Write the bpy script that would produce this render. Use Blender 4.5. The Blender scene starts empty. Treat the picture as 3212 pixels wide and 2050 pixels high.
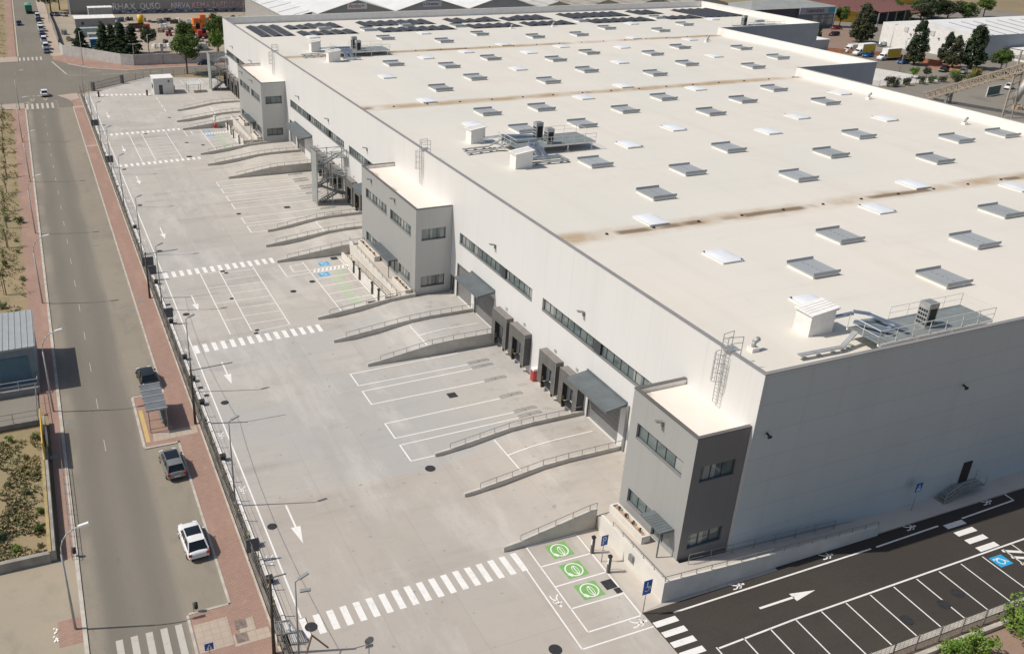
import bpy, math, random
from mathutils import Vector, Matrix, noise as mnoise
R = math.radians
rnd = random.Random(7)
SC = bpy.context.scene
COL = SC.collection

# ------------------------------------------------------------------ camera, sky, sun, exposure
cam_d = bpy.data.cameras.new('camera'); cam = bpy.data.objects.new('camera', cam_d); COL.objects.link(cam)
YAW, PITCH, ROLL = 0.39921356, 0.45249036, 0.02018943
fwd = Vector((math.sin(YAW)*math.cos(PITCH), math.cos(YAW)*math.cos(PITCH), -math.sin(PITCH)))
r0 = Vector((math.cos(YAW), -math.sin(YAW), 0)); u0 = r0.cross(fwd)
rt = r0*math.cos(ROLL)+u0*math.sin(ROLL); up = -r0*math.sin(ROLL)+u0*math.cos(ROLL)
cam.matrix_world = Matrix(((rt.x, up.x, -fwd.x, 0), (rt.y, up.y, -fwd.y, 0), (rt.z, up.z, -fwd.z, 50), (0, 0, 0, 1)))
cam_d.sensor_width = 36; cam_d.lens = 2858.2/3212*36
cam_d.shift_x = 297.4/3212; cam_d.shift_y = -14.36/3212
cam_d.clip_start = 1; cam_d.clip_end = 6000
SC.camera = cam
SUN = Vector((-6.87, 2.06, 9.0)).normalized()
w = bpy.data.worlds.new('World'); SC.world = w; w.use_nodes = True
sky = w.node_tree.nodes.new('ShaderNodeTexSky'); sky.sky_type = 'NISHITA'; sky.sun_disc = False
sky.sun_elevation = math.asin(SUN.z); sky.sun_rotation = math.atan2(SUN.x, SUN.y) % (2*math.pi)
sky.air_density = 1.0; sky.dust_density = 2.0
bg = w.node_tree.nodes['Background']; bg.inputs['Strength'].default_value = 0.09
w.node_tree.links.new(sky.outputs[0], bg.inputs[0])
sun_d = bpy.data.lights.new('sun', 'SUN'); sun_d.energy = 3.7; sun_d.angle = R(0.5); sun_d.color = (1.0, 0.94, 0.855)
sun = bpy.data.objects.new('sun', sun_d); COL.objects.link(sun); sun.rotation_euler = SUN.to_track_quat('Z', 'Y').to_euler()
SC.view_settings.view_transform = 'Standard'; SC.view_settings.look = 'None'
SC.view_settings.exposure = 0.0; SC.view_settings.gamma = 1.0
SC.cycles.max_bounces = 6

# ------------------------------------------------------------------ materials (world-position procedural)
MATS = {}
class NT:
    def __init__(s, name):
        s.m = bpy.data.materials.new(name); s.m.use_nodes = True; s.t = s.m.node_tree
        s.b = s.t.nodes['Principled BSDF']; s.pos = None
    def n(s, typ, **kw):
        x = s.t.nodes.new(typ)
        for k, v in kw.items(): setattr(x, k, v)
        return x
    def put(s, sock, v):
        if hasattr(v, 'is_output') or isinstance(v, bpy.types.NodeSocket): s.t.links.new(v, sock)
        elif v is not None: sock.default_value = v
    def P(s):
        if s.pos is None: s.pos = s.n('ShaderNodeNewGeometry').outputs['Position']
        return s.pos
    def mapped(s, sc, vec=None):
        m = s.n('ShaderNodeMapping'); m.inputs['Scale'].default_value = sc; s.put(m.inputs['Vector'], vec or s.P()); return m.outputs[0]
    def xyz(s):
        x = s.n('ShaderNodeSeparateXYZ'); s.put(x.inputs[0], s.P()); return x.outputs
    def noise(s, sc, detail=4, rough=.55, vec=None):
        q = s.n('ShaderNodeTexNoise'); q.inputs['Scale'].default_value = 1.0; q.inputs['Detail'].default_value = detail; q.inputs['Roughness'].default_value = rough
        s.put(q.inputs['Vector'], s.mapped(sc if isinstance(sc, tuple) else (sc,)*3, vec)); return q.outputs['Fac']
    def math(s, op, a, b=None, c=None):
        q = s.n('ShaderNodeMath', operation=op)
        for i, v in enumerate((a, b, c)):
            if v is not None: s.put(q.inputs[i], v)
        return q.outputs[0]
    def ramp(s, f, a, b, lo=0., hi=1.):
        q = s.n('ShaderNodeMapRange', interpolation_type='SMOOTHSTEP')
        for i, v in enumerate((f, a, b, lo, hi)): s.put(q.inputs[i], v)
        return q.outputs[0]
    def mix(s, f, a, b):
        q = s.n('ShaderNodeMix', data_type='RGBA'); s.put(q.inputs[0], f)
        for i, v in ((6, a), (7, b)):
            if isinstance(v, tuple): v = (*v, 1) if len(v) == 3 else v
            s.put(q.inputs[i], v)
        return q.outputs[2]
    def bump(s, h, strength=.3, dist=.05):
        q = s.n('ShaderNodeBump'); q.inputs['Strength'].default_value = strength; q.inputs['Distance'].default_value = dist
        s.put(q.inputs['Height'], h); s.t.links.new(q.outputs[0], s.b.inputs['Normal'])
    def fin(s, col, rough=.7, metal=0., spec=.5):
        if isinstance(col, tuple): col = (*col, 1)
        s.put(s.b.inputs['Base Color'], col); s.b.inputs['Roughness'].default_value = rough; s.b.inputs['Metallic'].default_value = metal
        s.b.inputs['Specular IOR Level'].default_value = spec
        return s.m
def M(name, col=None, rough=.6, metal=0., var=.12, sc=.8, spec=.5):
    if name in MATS: return MATS[name]
    t = NT(name)
    f = t.ramp(t.noise(sc), .3, .7)
    a = tuple(max(0, c*(1-var)) for c in col); b = tuple(min(1, c*(1+var)) for c in col)
    MATS[name] = t.fin(t.mix(f, a, b), rough, metal, spec); return MATS[name]
def ground_mat(name, base, alt, dark, spots=.5, streak=(.03, .35, 1), slab=None, grain=.10, rough=.85, pours=False):
    t = NT(name)
    c = t.mix(t.ramp(t.noise(.045, 5, .6), .35, .65), base, alt)
    c = t.mix(t.math('MULTIPLY', t.ramp(t.noise(streak, 5, .65), .5, .75), spots), c, dark)
    c = t.mix(t.math('MULTIPLY', t.ramp(t.noise(.5, 6, .7), .48, .72), .35), c, dark)
    if slab:
        x = t.xyz(); sx, sy = slab
        u = t.math('DIVIDE', x[0], sx); v = t.math('DIVIDE', x[1], sy)
        cmb = t.n('ShaderNodeCombineXYZ'); t.put(cmb.inputs[0], t.math('FLOOR', u)); t.put(cmb.inputs[1], t.math('FLOOR', v))
        wn = t.n('ShaderNodeTexWhiteNoise', noise_dimensions='2D'); t.put(wn.inputs['Vector'], cmb.outputs[0])
        c = t.mix(t.math('MULTIPLY', wn.outputs[0], .28), c, dark)
        e = t.math('MINIMUM', t.math('MULTIPLY', t.math('PINGPONG', u, .5), sx), t.math('MULTIPLY', t.math('PINGPONG', v, .5), sy))
        c = t.mix(t.ramp(e, .015, .05, .30, 0.), c, tuple(k*.6 for k in dark))
    if pours:   # separate concrete pours: cooler, paler slabs next to warmer ones, trowel swirls and tyre sweeps
        x = t.xyz(); yy = t.math('ADD', x[1], t.math('MULTIPLY', t.math('SUBTRACT', t.noise((.04, .01, 1), 2), .5), 3.))
        band = t.math('MULTIPLY', t.ramp(yy, 65.4, 65.8), t.ramp(yy, 96., 99., 1, 0))
        c = t.mix(t.math('MULTIPLY', band, t.ramp(t.noise(.055, 5, .6), .32, .62, .0, .6)), c, (.395, .40, .39))
        c = t.mix(t.math('MULTIPLY', t.ramp(yy, 65.2, 65.6, 1, 0), .35), c, (.43, .365, .30))
        c = t.mix(t.math('MULTIPLY', t.ramp(t.noise((.16, .05, 1), 6, .7), .48, .66), .55), c, (.585, .555, .51))
        c = t.mix(t.math('MULTIPLY', t.math('MULTIPLY', t.ramp(x[0], 36, 42), t.ramp(x[0], 47, 46)), t.ramp(t.noise((.5, .9, 1), 5, .7), .56, .68, 0, .5)), c, (.27, .235, .20))
        c = t.mix(t.ramp(t.noise(1.1, 2, .5), .70, .735, 0, .55), c, (.24, .22, .20))
        c = t.mix(t.math('MULTIPLY', t.ramp(t.noise((.22, .5, 1), 7, .75), .56, .70), .30), c, (.30, .29, .28))
        c = t.mix(t.math('MULTIPLY', t.ramp(t.math('ABSOLUTE', t.math('SUBTRACT', t.math('ADD', x[0], t.math('MULTIPLY', t.noise((.001, .03, 1), 2), 5.)), 23.5)), .6, 3.2, 1, 0), t.ramp(t.noise((.6, .02, 1), 5, .7), .42, .66, 0, .18)), c, (.29, .275, .255))
    g = t.noise(6.0, 3, .8)
    c = t.mix(t.ramp(g, .2, .8, 0., grain*2), c, tuple(k*.72 for k in base))
    MATS[name] = t.fin(c, rough, 0, .12); return MATS[name]
YARD = ground_mat('concrete_yard', (.51, .47, .415), (.455, .435, .405), (.335, .315, .29), .9, (.035, .22, 1), (6.1, 21.5), .13, .85, True)
ROAD = ground_mat('worn_asphalt', (.225, .202, .165), (.20, .182, .152), (.165, .152, .13), .5, (.35, .02, 1), None, .12)
STRIP = ground_mat('dusty_parking_strip', (.31, .272, .212), (.275, .245, .195), (.20, .18, .148), .8, (.3, .08, 1), None, .15)
BLACK = ground_mat('new_asphalt', (.064, .056, .049), (.078, .069, .059), (.045, .042, .04), .6, (.05, .3, 1), None, .35, .95)
DIRT = ground_mat('dry_earth', (.37, .285, .175), (.28, .24, .14), (.15, .155, .07), .85, (.35, .25, 1), None, .4, .95)
SAND = ground_mat('sandy_yard', (.42, .355, .275), (.36, .315, .25), (.27, .24, .20), .8, (.2, .2, 1), None, .2, .95)
FIELD = ground_mat('dry_field', (.30, .235, .145), (.25, .20, .13), (.21, .17, .10), .7, (.02, .12, 1), None, .2, .95)
GREYG = ground_mat('old_concrete', (.27, .245, .205), (.235, .215, .185), (.17, .16, .14), .8, (.1, .06, 1), None, .15)
PAVE = ground_mat('pale_paving', (.50, .41, .325), (.45, .37, .30), (.35, .29, .24), .5, (.6, .6, 1), (.6, .6), .12)
PATHM = ground_mat('pale_concrete', (.56, .51, .445), (.52, .475, .42), (.43, .39, .34), .5, (.3, .3, 1), None, .08)
def brick_mat():
    t = NT('red_block_paving'); b = t.n('ShaderNodeTexBrick')
    b.inputs['Color1'].default_value = (.375, .235, .18, 1); b.inputs['Color2'].default_value = (.325, .205, .16, 1); b.inputs['Mortar'].default_value = (.25, .18, .14, 1)
    b.inputs['Scale'].default_value = 1; b.inputs['Brick Width'].default_value = .4; b.inputs['Row Height'].default_value = .2; b.inputs['Mortar Size'].default_value = .02
    t.put(b.inputs['Vector'], t.P())
    c = t.mix(t.ramp(t.noise((.5, .12, 1), 5), .45, .75, 0, .55), b.outputs[0], (.43, .28, .215))
    c = t.mix(t.ramp(t.noise(1.3, 5), .6, .8, 0, .6), c, (.47, .36, .28))
    MATS['brick'] = t.fin(c, .85, 0, .3); return MATS['brick']
BRICK = brick_mat()
def roof_mat():
    t = NT('roof_membrane'); x = t.xyz()
    c = t.mix(t.ramp(t.noise(.035, 5), .3, .7), (.705, .655, .575), (.655, .635, .565))
    c = t.mix(t.ramp(t.noise((.25, .03, 1), 5), .45, .8, 0, .26), c, (.58, .50, .40))
    c = t.mix(t.ramp(t.noise((.04, .35, 1), 5, .65), .5, .75, 0, .20), c, (.56, .53, .46))
    c = t.mix(t.ramp(t.noise(.16, 6, .7), .56, .66, 0, .22), c, (.60, .545, .45))
    c = t.mix(t.ramp(t.noise(.45, 5, .7), .66, .74, 0, .4), c, (.58, .42, .26))
    # sheet laps every 2 m across, faint
    e = t.math('PINGPONG', t.math('DIVIDE', x[0], 2.05), .5)
    c = t.mix(t.ramp(e, .0, .02, .16, 0), c, (.5, .46, .4))
    wob = t.math('MULTIPLY', t.math('SUBTRACT', t.noise((.10, .10, 1), 4, .6), .5), 2.6)
    halo = None; core = None
    for ys in (78.0, 142.35, 192.2):
        d = t.math('ABSOLUTE', t.math('ADD', t.math('SUBTRACT', x[1], ys), wob))
        halo = d if halo is None else t.math('MINIMUM', halo, d)
        d2 = t.math('ABSOLUTE', t.math('ADD', t.math('SUBTRACT', x[1], ys), t.math('MULTIPLY', wob, .35)))
        core = d2 if core is None else t.math('MINIMUM', core, d2)
    hm = t.math('MULTIPLY', t.ramp(halo, .35, 2.3, 1, 0), t.ramp(t.noise(.07, 5, .65), .30, .60, .08, 1.0))
    c = t.mix(hm, c, (.43, .31, .18))
    cm = t.math('MULTIPLY', t.ramp(core, .25, .85, 1, 0), t.ramp(t.noise((.10, .02, 1), 3, .5), .53, .60))
    c = t.mix(t.math('MULTIPLY', cm, .85), c, (.17, .115, .062))
    MATS['roof'] = t.fin(c, .6, 0, .3); return MATS['roof']
ROOF = roof_mat()
def panel_mat(name, col, axis, pitch, var=.05, line=.12, rough=.5):
    t = NT(name); x = t.xyz()
    u = t.math('DIVIDE', x[axis], pitch)
    wn = t.n('ShaderNodeTexWhiteNoise', noise_dimensions='1D'); t.put(wn.inputs['W'], t.math('FLOOR', u))
    c = t.mix(t.math('MULTIPLY', wn.outputs[0], var), col, tuple(k*.75 for k in col))
    c = t.mix(t.ramp(t.noise((.25, .25, .06), 4), .45, .8, 0, .14), c, tuple(k*.7 for k in col))
    c = t.mix(t.ramp(t.noise((1.6, 1.6, .05), 4, .6), .52, .8, 0, .16), c, tuple(k*.62 for k in col))
    e = t.math('MULTIPLY', t.math('PINGPONG', u, .5), pitch)
    c = t.mix(t.ramp(e, .01, .035, line*4, 0), c, tuple(k*.55 for k in col))
    MATS[name] = t.fin(c, rough, 0, .4); return MATS[name]
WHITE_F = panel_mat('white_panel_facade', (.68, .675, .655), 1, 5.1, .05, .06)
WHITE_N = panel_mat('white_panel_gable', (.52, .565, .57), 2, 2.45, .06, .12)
GREY_B = panel_mat('light_grey_panel', (.335, .335, .325), 1, 3.4, .03, .08)
GREY_E = panel_mat('mid_grey_panel', (.55, .545, .52), 0, 1.7, .03, .06)
CHAR = panel_mat('charcoal_panel', (.19, .187, .185), 0, 1.7, .05, .08)
WHITEP = M('white_paint', (.78, .76, .72), .6, 0, .05, 1.2)
CREAMW = M('cream_render', (.66, .63, .57), .8, 0, .06, .7)
COPING = M('grey_coping', (.30, .29, .28), .45, .2, .06, .5)
DKCOP = M('dark_coping', (.13, .125, .12), .45, .2, .08, .5)
MARK = None
def mark_mat(name, col):
    t = NT(name)
    c = t.mix(t.ramp(t.noise(2.2, 6, .75), .48, .74, 0, .5), col, tuple(k*.58 for k in col)); c = t.mix(t.ramp(t.noise((.12, .5, 1), 5, .7), .5, .75, 0, .35), c, tuple(k*.62 for k in col))
    MATS[name] = t.fin(c, .7, 0, .3); return MATS[name]
MARK = mark_mat('road_paint_white', (.80, .78, .74)); MARKOLD = mark_mat('worn_road_paint', (.50, .47, .415)); MARKG = mark_mat('green_road_paint', (.20, .42, .13)); MARKGP = mark_mat('pale_green_paint', (.36, .60, .27))
MARKB = mark_mat('blue_road_paint', (.03, .36, .66)); MARKY = mark_mat('ochre_paint', (.56, .40, .17))
def glass_mat():
    t = NT('window_glass'); x = t.xyz(); cell = t.math('FLOOR', t.math('DIVIDE', t.math('ADD', x[0], x[1]), 1.13)); wn = t.n('ShaderNodeTexWhiteNoise', noise_dimensions='1D'); t.put(wn.inputs['W'], cell)
    c = t.mix(wn.outputs[0], (.07, .10, .105), (.20, .235, .23)); c = t.mix(t.ramp(t.noise((.6, .6, 1.4), 3), .42, .5), c, (.12, .155, .155))  # random paler panes and patches: reflections put into the glass colour
    blind = t.ramp(t.math('SUBTRACT', t.math('FRACT', t.math('MULTIPLY', wn.outputs[0], 7.3)), .78), 0, .01)
    c = t.mix(t.math('MULTIPLY', blind, .6), c, (.42, .43, .41))
    MATS['glass'] = t.fin(c, .06, 0, .9); return MATS['glass']
GLASS = glass_mat()
FRAME = M('dark_window_frame', (.05, .055, .06), .45, 0, .1)
STEEL = M('galvanised_steel', (.42, .43, .42), .5, .35, .12, 2.)
STEELD = M('dull_steel', (.27, .275, .265), .55, .3, .12, 2.)
DARK = M('black_rubber', (.022, .022, .024), .7, 0, .2)
IRON = M('cast_iron', (.028, .028, .031), .75, 0, .25, 3.)
CURTAIN = M('grey_dock_curtain', (.125, .12, .112), .7, 0, .12, 1.)
CURTOP = M('dock_hood_top', (.20, .185, .17), .7, 0, .1, 1.)
DOORG = M('grey_sectional_door', (.20, .198, .195), .5, 0, .06)
CANOPY = M('blue_grey_canopy', (.135, .155, .165), .5, .1, .1)
RAMPW = M('fair_faced_concrete', (.50, .47, .42), .85, 0, .10, .7)
KERB = M('kerb_stone', (.47, .43, .37), .9, 0, .15, 1.)
def vary(name, col, amt, rough, metal=0.):
    t = NT(name); r = t.n('ShaderNodeObjectInfo').outputs['Random']; c = t.mix(t.math('MULTIPLY', r, amt), col, tuple(k*.72 for k in col))
    c = t.mix(t.math('MULTIPLY', t.ramp(t.noise(.9, 5, .7), .48, .7), t.math('MULTIPLY', r, .55)), c, (col[0]*.80, col[1]*.74, col[2]*.62)); MATS[name] = t.fin(c, rough, metal); return MATS[name]
SKYG = vary('grey_smoke_vent', (.40,.42,.425), .55, .5, .1)
SKYW = vary('white_dome_acrylic', (.80,.82,.84), .3, .3)
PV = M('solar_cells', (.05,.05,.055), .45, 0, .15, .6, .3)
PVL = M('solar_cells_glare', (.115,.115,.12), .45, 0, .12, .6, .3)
SILL = M('grey_sill', (.22,.225,.22), .5, .1, .05)
DUCT = M('bright_duct_metal', (.50, .55, .60), .28, .85, .12, 2.)
BARK = M('bark', (.12, .09, .065), .9, 0, .3, 4.)
WIRE = M('fence_wire', (.21, .21, .19), .6, .2, .1)
ORANGE = M('orange_paint', (.72, .20, .03), .5, 0, .1); REDP = M('red_paint', (.50, .03, .025), .45, 0, .1); YELP = M('yellow_paint', (.74, .46, .02), .45, 0, .08)
BLUEC = M('blue_container_paint', (.01, .14, .27), .5, 0, .1); TEAL = M('pale_teal_sheet', (.34, .42, .41), .5, .1, .1); CONT = M('pale_grey_sheet', (.40, .39, .37), .5, .1, .12)
WOOD = M('weathered_pole_wood', (.075, .058, .045), .9, 0, .2, 3.)
SIGNB = M('blue_sign', (.012, .10, .42), .4, 0, .05); SIGNW = M('white_sign', (.8, .8, .8), .4, 0, .03)
BRWALL = M('orange_brick_wall', (.40, .175, .10), .9, 0, .18, 1.5)
YELW = M('yellow_render', (.72, .42, .06), .8, 0, .08); TILE = M('red_brown_roof_tiles', (.17, .072, .058), .8, 0, .2, 1.2)
def leaf_mat(name, a, b, sc=.7):
    t = NT(name); c = t.mix(t.ramp(t.noise(sc, 3), .35, .65), a, b); t.fin(c, .75, 0, .25)
    t.b.inputs['Subsurface Weight'].default_value = 0.0
    MATS[name] = t.m; return t.m
LEAF = leaf_mat('broad_leaf', (.045, .085, .018), (.10, .155, .03)); LEAFD = leaf_mat('dark_cypress', (.028, .045, .022), (.052, .075, .032)); LEAFC = leaf_mat('conifer_green', (.020, .045, .020), (.05, .075, .03))
LEAFO = leaf_mat('olive_crown', (.055, .066, .035), (.09, .10, .05)); LEAFB = leaf_mat('bright_shrub', (.09, .17, .02), (.17, .26, .05)); LEAFY = leaf_mat('yellowing_shrub', (.20, .19, .03), (.26, .20, .05)); WEED = leaf_mat('weed_green', (.095,.125,.04), (.17,.175,.075)); DRY = leaf_mat('dry_grass', (.36,.29,.16), (.26,.235,.115))

# ------------------------------------------------------------------ mesh helpers
class MB:
    def __init__(s): s.v = []; s.f = []; s.k = []; s.sm = []
    def add(s, vs, fs, k=0, smooth=False):
        o = len(s.v); s.v += [tuple(p) for p in vs]; s.f += [tuple(i+o for i in f) for f in fs]; s.k += [k]*len(fs); s.sm += [smooth]*len(fs); return s
    def box(s, x0, y0, z0, x1, y1, z1, k=0):
        if x0 > x1: x0, x1 = x1, x0
        if y0 > y1: y0, y1 = y1, y0
        if z0 > z1: z0, z1 = z1, z0
        return s.add([(x0,y0,z0),(x1,y0,z0),(x1,y1,z0),(x0,y1,z0),(x0,y0,z1),(x1,y0,z1),(x1,y1,z1),(x0,y1,z1)],
                     [(3,2,1,0),(4,5,6,7),(0,1,5,4),(1,2,6,5),(2,3,7,6),(3,0,4,7)], k)
    def obox(s, cx, cy, z0, lx, ly, h, a=0, k=0):
        c, q = math.cos(a), math.sin(a); P = []
        for z in (z0, z0+h):
            for dx, dy in ((-lx/2,-ly/2),(lx/2,-ly/2),(lx/2,ly/2),(-lx/2,ly/2)): P.append((cx+dx*c-dy*q, cy+dx*q+dy*c, z))
        return s.add(P, [(3,2,1,0),(4,5,6,7),(0,1,5,4),(1,2,6,5),(2,3,7,6),(3,0,4,7)], k)
    def quad(s, a, b, c, d, k=0): return s.add([a,b,c,d], [(0,1,2,3)], k)
    def poly(s, pts, z, k=0): return s.add([(p[0],p[1],z) for p in pts], [tuple(range(len(pts)))], k)
    def prism(s, pts, z0, z1, k=0):
        n = len(pts); a = [(p[0],p[1],z0) for p in pts]+[(p[0],p[1],z1) for p in pts]
        return s.add(a, [tuple(range(n-1,-1,-1)), tuple(range(n,2*n))]+[(i,(i+1)%n,n+(i+1)%n,n+i) for i in range(n)], k)
    def strip(s, p, q, w_, z, k=0):
        d = Vector((q[0]-p[0], q[1]-p[1])); L = d.length or 1; n = Vector((-d.y, d.x))/L*w_/2
        return s.add([(p[0]-n.x,p[1]-n.y,z),(q[0]-n.x,q[1]-n.y,z),(q[0]+n.x,q[1]+n.y,z),(p[0]+n.x,p[1]+n.y,z)], [(0,1,2,3)], k)
    def tube(s, p, q, r, n=6, r2=None, k=0, cap=True):
        p, q = Vector(p), Vector(q); d = (q-p).normalized(); a = d.orthogonal().normalized(); b = d.cross(a); r2 = r if r2 is None else r2
        P = [p+(a*math.cos(2*math.pi*i/n)+b*math.sin(2*math.pi*i/n))*r for i in range(n)]+[q+(a*math.cos(2*math.pi*i/n)+b*math.sin(2*math.pi*i/n))*r2 for i in range(n)]
        f = [(i,(i+1)%n,n+(i+1)%n,n+i) for i in range(n)]
        if cap: f += [tuple(range(n-1,-1,-1)), tuple(range(n,2*n))]
        return s.add(P, f, k, n > 6)
    def path(s, pts, r, n=6, k=0):
        for a, b in zip(pts, pts[1:]): s.tube(a, b, r, n, k=k)
        return s
    def bar(s, p, q, w_, h, k=0):
        p, q = Vector(p), Vector(q); d = (q-p).normalized(); u = Vector((0,0,1)) if abs(d.z) < .95 else Vector((1,0,0))
        a = d.cross(u).normalized()*w_/2; b = a.cross(d).normalized()*h/2
        P = [p-a-b,p+a-b,p+a+b,p-a+b,q-a-b,q+a-b,q+a+b,q-a+b]
        return s.add(P, [(3,2,1,0),(4,5,6,7),(0,1,5,4),(1,2,6,5),(2,3,7,6),(3,0,4,7)], k)
    def disc(s, x, y, z, r, n=20, k=0): return s.poly([(x+r*math.cos(2*math.pi*i/n), y+r*math.sin(2*math.pi*i/n)) for i in range(n)], z, k)
    def ring(s, x, y, z, r, w_, n=28, k=0, sx=1., sy=1.):
        P = []
        for rr in (r-w_, r): P += [(x+sx*rr*math.cos(2*math.pi*i/n), y+sy*rr*math.sin(2*math.pi*i/n), z) for i in range(n)]
        return s.add(P, [(i,n+i,n+(i+1)%n,(i+1)%n) for i in range(n)], k)
    def build(s, name, mats, parent=None, local=False):
        if not isinstance(mats, (list, tuple)): mats = [mats]
        me = bpy.data.meshes.new(name); v = s.v
        if parent is not None and not local:
            o = Vector((0,0,0)); pp = parent
            while pp is not None: o = o+pp.location; pp = pp.parent
            v = [(p[0]-o.x, p[1]-o.y, p[2]-o.z) for p in v]
        me.from_pydata(v, [], s.f)
        for m in mats: me.materials.append(m)
        me.polygons.foreach_set('material_index', s.k); me.polygons.foreach_set('use_smooth', s.sm); me.update()
        ob = bpy.data.objects.new(name, me); COL.objects.link(ob)
        if parent is not None: ob.parent = parent
        return ob
def tag(o, label=None, cat=None, group=None, kind=None):
    for k, v in (('label', label), ('category', cat), ('group', group), ('kind', kind)):
        if v: o[k] = v
    return o
def thing(name, label, cat, loc=(0,0,0), group=None, rz=0):
    o = bpy.data.objects.new(name, None); COL.objects.link(o); o.location = loc; o.rotation_euler.z = rz; o.empty_display_size = .3
    return tag(o, label, cat, group)
def struct(name, mb, mats): return tag(mb.build(name, mats), kind='structure')
def kids(o): return [c for c in KID.get(o.name, [])] if False else [c for c in bpy.data.objects if c.parent == o]
def reg(root):
    """list of (object, parent index) of a finished thing, for copying"""
    L = [(root, -1)]; i = 0
    while i < len(L):
        for c in L[i][0].children: L.append((c, i))
        i += 1
    return L
def dup(L, loc, rz=0, label=None, scale=None):
    out = []
    for o, pi in L:
        c = o.copy(); COL.objects.link(c); out.append(c)
        if pi >= 0: c.parent = out[pi]
    out[0].location = loc; out[0].rotation_euler.z = rz
    if scale: out[0].scale = scale if isinstance(scale, tuple) else (scale,)*3
    if label: out[0]['label'] = label
    return out[0]
# planes: ('x', X): face looking to -x, u = y ; ('y', Y): face looking to -y, u = x ; d = depth inwards
def PP(pl, u, v, d): return (pl[1]+d, u, v) if pl[0] == 'x' else (u, pl[1]+d, v)
def pbox(mb, pl, u0, u1, v0, v1, d0, d1, k=0):
    a, b = PP(pl, u0, v0, d0), PP(pl, u1, v1, d1); return mb.box(*a, *b, k)
def hole_wall(mb, pl, U0, U1, V0, V1, holes, k=0, rk=0):
    us = sorted({U0, U1, *[h[i] for h in holes for i in (0, 1)]}); vs = sorted({V0, V1, *[h[i] for h in holes for i in (2, 3)]})
    for a, b in zip(us, us[1:]):
        run = None
        for c, d in zip(vs, vs[1:]):
            mu, mv = (a+b)/2, (c+d)/2
            if any(h[0] < mu < h[1] and h[2] < mv < h[3] for h in holes): continue
            q = [PP(pl, a, c, 0), PP(pl, b, c, 0), PP(pl, b, d, 0), PP(pl, a, d, 0)]
            if pl[0] == 'x': q = q[::-1]
            mb.add(q, [(0,1,2,3)], k)
    for u0_, u1_, v0_, v1_, dp in holes:
        c = [(u0_,v0_),(u1_,v0_),(u1_,v1_),(u0_,v1_)]
        for i in range(4):
            a, b = c[i], c[(i+1) % 4]
            mb.add([PP(pl,*a,0), PP(pl,*b,0), PP(pl,*b,dp), PP(pl,*a,dp)], [(0,1,2,3)], rk)
def window(parent, pl, u0, u1, v0, v1, n, dp=.28, solid=()):
    mb = MB(); t = .07
    for a in (u0, u1-t): pbox(mb, pl, a, a+t, v0, v1, dp-.08, dp)
    for b in (v0, v1-t): pbox(mb, pl, u0+t, u1-t, b, b+t, dp-.08, dp)
    for i in range(1, n):
        u = u0+(u1-u0)*i/n; pbox(mb, pl, u-.03, u+.03, v0+t, v1-t, dp-.07, dp)
    for a, b in solid: pbox(mb, pl, a, b, v0+.02, v1-.02, dp-.26, dp-.09)
    f = mb.build('window', FRAME, parent)
    s_ = MB(); pbox(s_, pl, u0+.01, u1-.01, v0-.03, v0+.04, -.04, dp-.09); s_.build('sill', SILL, f)
    g = MB(); pbox(g, pl, u0+.01, u1-.01, v0+.01, v1-.01, dp-.02, dp+.03); g.build('pane', GLASS, f)
    return f
def railing(mb, pts, h=.95, step=1.6, r=.03, mid=True):
    for a, b in zip(pts, pts[1:]):
        a, b = Vector(a), Vector(b); n = max(1, round((b-a).length/step))
        for i in range(n+1):
            p = a.lerp(b, i/n); mb.tube(p, p+Vector((0,0,h)), r, 5)
        mb.tube(a+Vector((0,0,h)), b+Vector((0,0,h)), r*1.1, 5)
        if mid: mb.tube(a+Vector((0,0,h*.5)), b+Vector((0,0,h*.5)), r*.8, 5)
    return mb
# ------------------------------------------------------------------ ground, roads, pavements
FX = 46.87; H = 17.45
def lane_mat():
    t = NT('lane_worn_asphalt'); x = t.xyz(); wob = t.math('MULTIPLY', t.math('SUBTRACT', t.noise((.02, .05, 1), 4), .5), 1.6); u = t.math('ADD', x[0], wob)
    c = t.mix(t.ramp(t.noise((.25, .03, 1), 5), .3, .7), (.235, .21, .172), (.21, .19, .158))
    for cx in (-.4, 2.7): c = t.mix(t.math('MULTIPLY', t.ramp(t.math('ABSOLUTE', t.math('SUBTRACT', u, cx)), .1, 1.4, 1, 0), .4), c, (.165, .15, .125))
    c = t.mix(t.math('MULTIPLY', t.ramp(u, -.9, -1.9), t.ramp(t.noise(.12, 5), .4, .6, .2, .8)), c, (.32, .285, .225))
    c = t.mix(t.math('MULTIPLY', t.ramp(u, 3.9, 4.6), .7), c, (.31, .275, .22))
    c = t.mix(t.ramp(t.noise((.8, .25, 1), 6, .7), .58, .72, 0, .4), c, (.15, .14, .12))
    g = t.noise(7.0, 3, .8); c = t.mix(t.ramp(g, .2, .8, 0, .3), c, (.15, .135, .115))
    return t.fin(c, .9, 0, .12)
ROADL = lane_mat()
struct('ground', MB().quad((-900,-500,-.12),(1500,-500,-.12),(1500,1900,-.12),(-900,1900,-.12)), DIRT)
struct('dry_field', MB().quad((385,150,-.09),(1400,150,-.09),(1400,1500,-.09),(300,1500,-.09)), FIELD)
struct('concrete_yard', MB().prism([(11.1,20),(36.85,20),(36.85,42),(50,42),(50,46),(46.9,46),(46.9,242.5),(46.9,254.9),(29,262),(10.6,244.6),(11.1,100)], -.1, 0), YARD)
struct('black_asphalt_lot', MB().quad((36.87,32.4,-.004),(145,32.4,-.004),(145,42.5,-.004),(36.87,42.5,-.004)), BLACK)
struct('road', MB().quad((-2.45,-30,-.05),(4.7,-30,-.05),(4.7,240,-.05),(-2.45,240,-.05)), ROADL)
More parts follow.
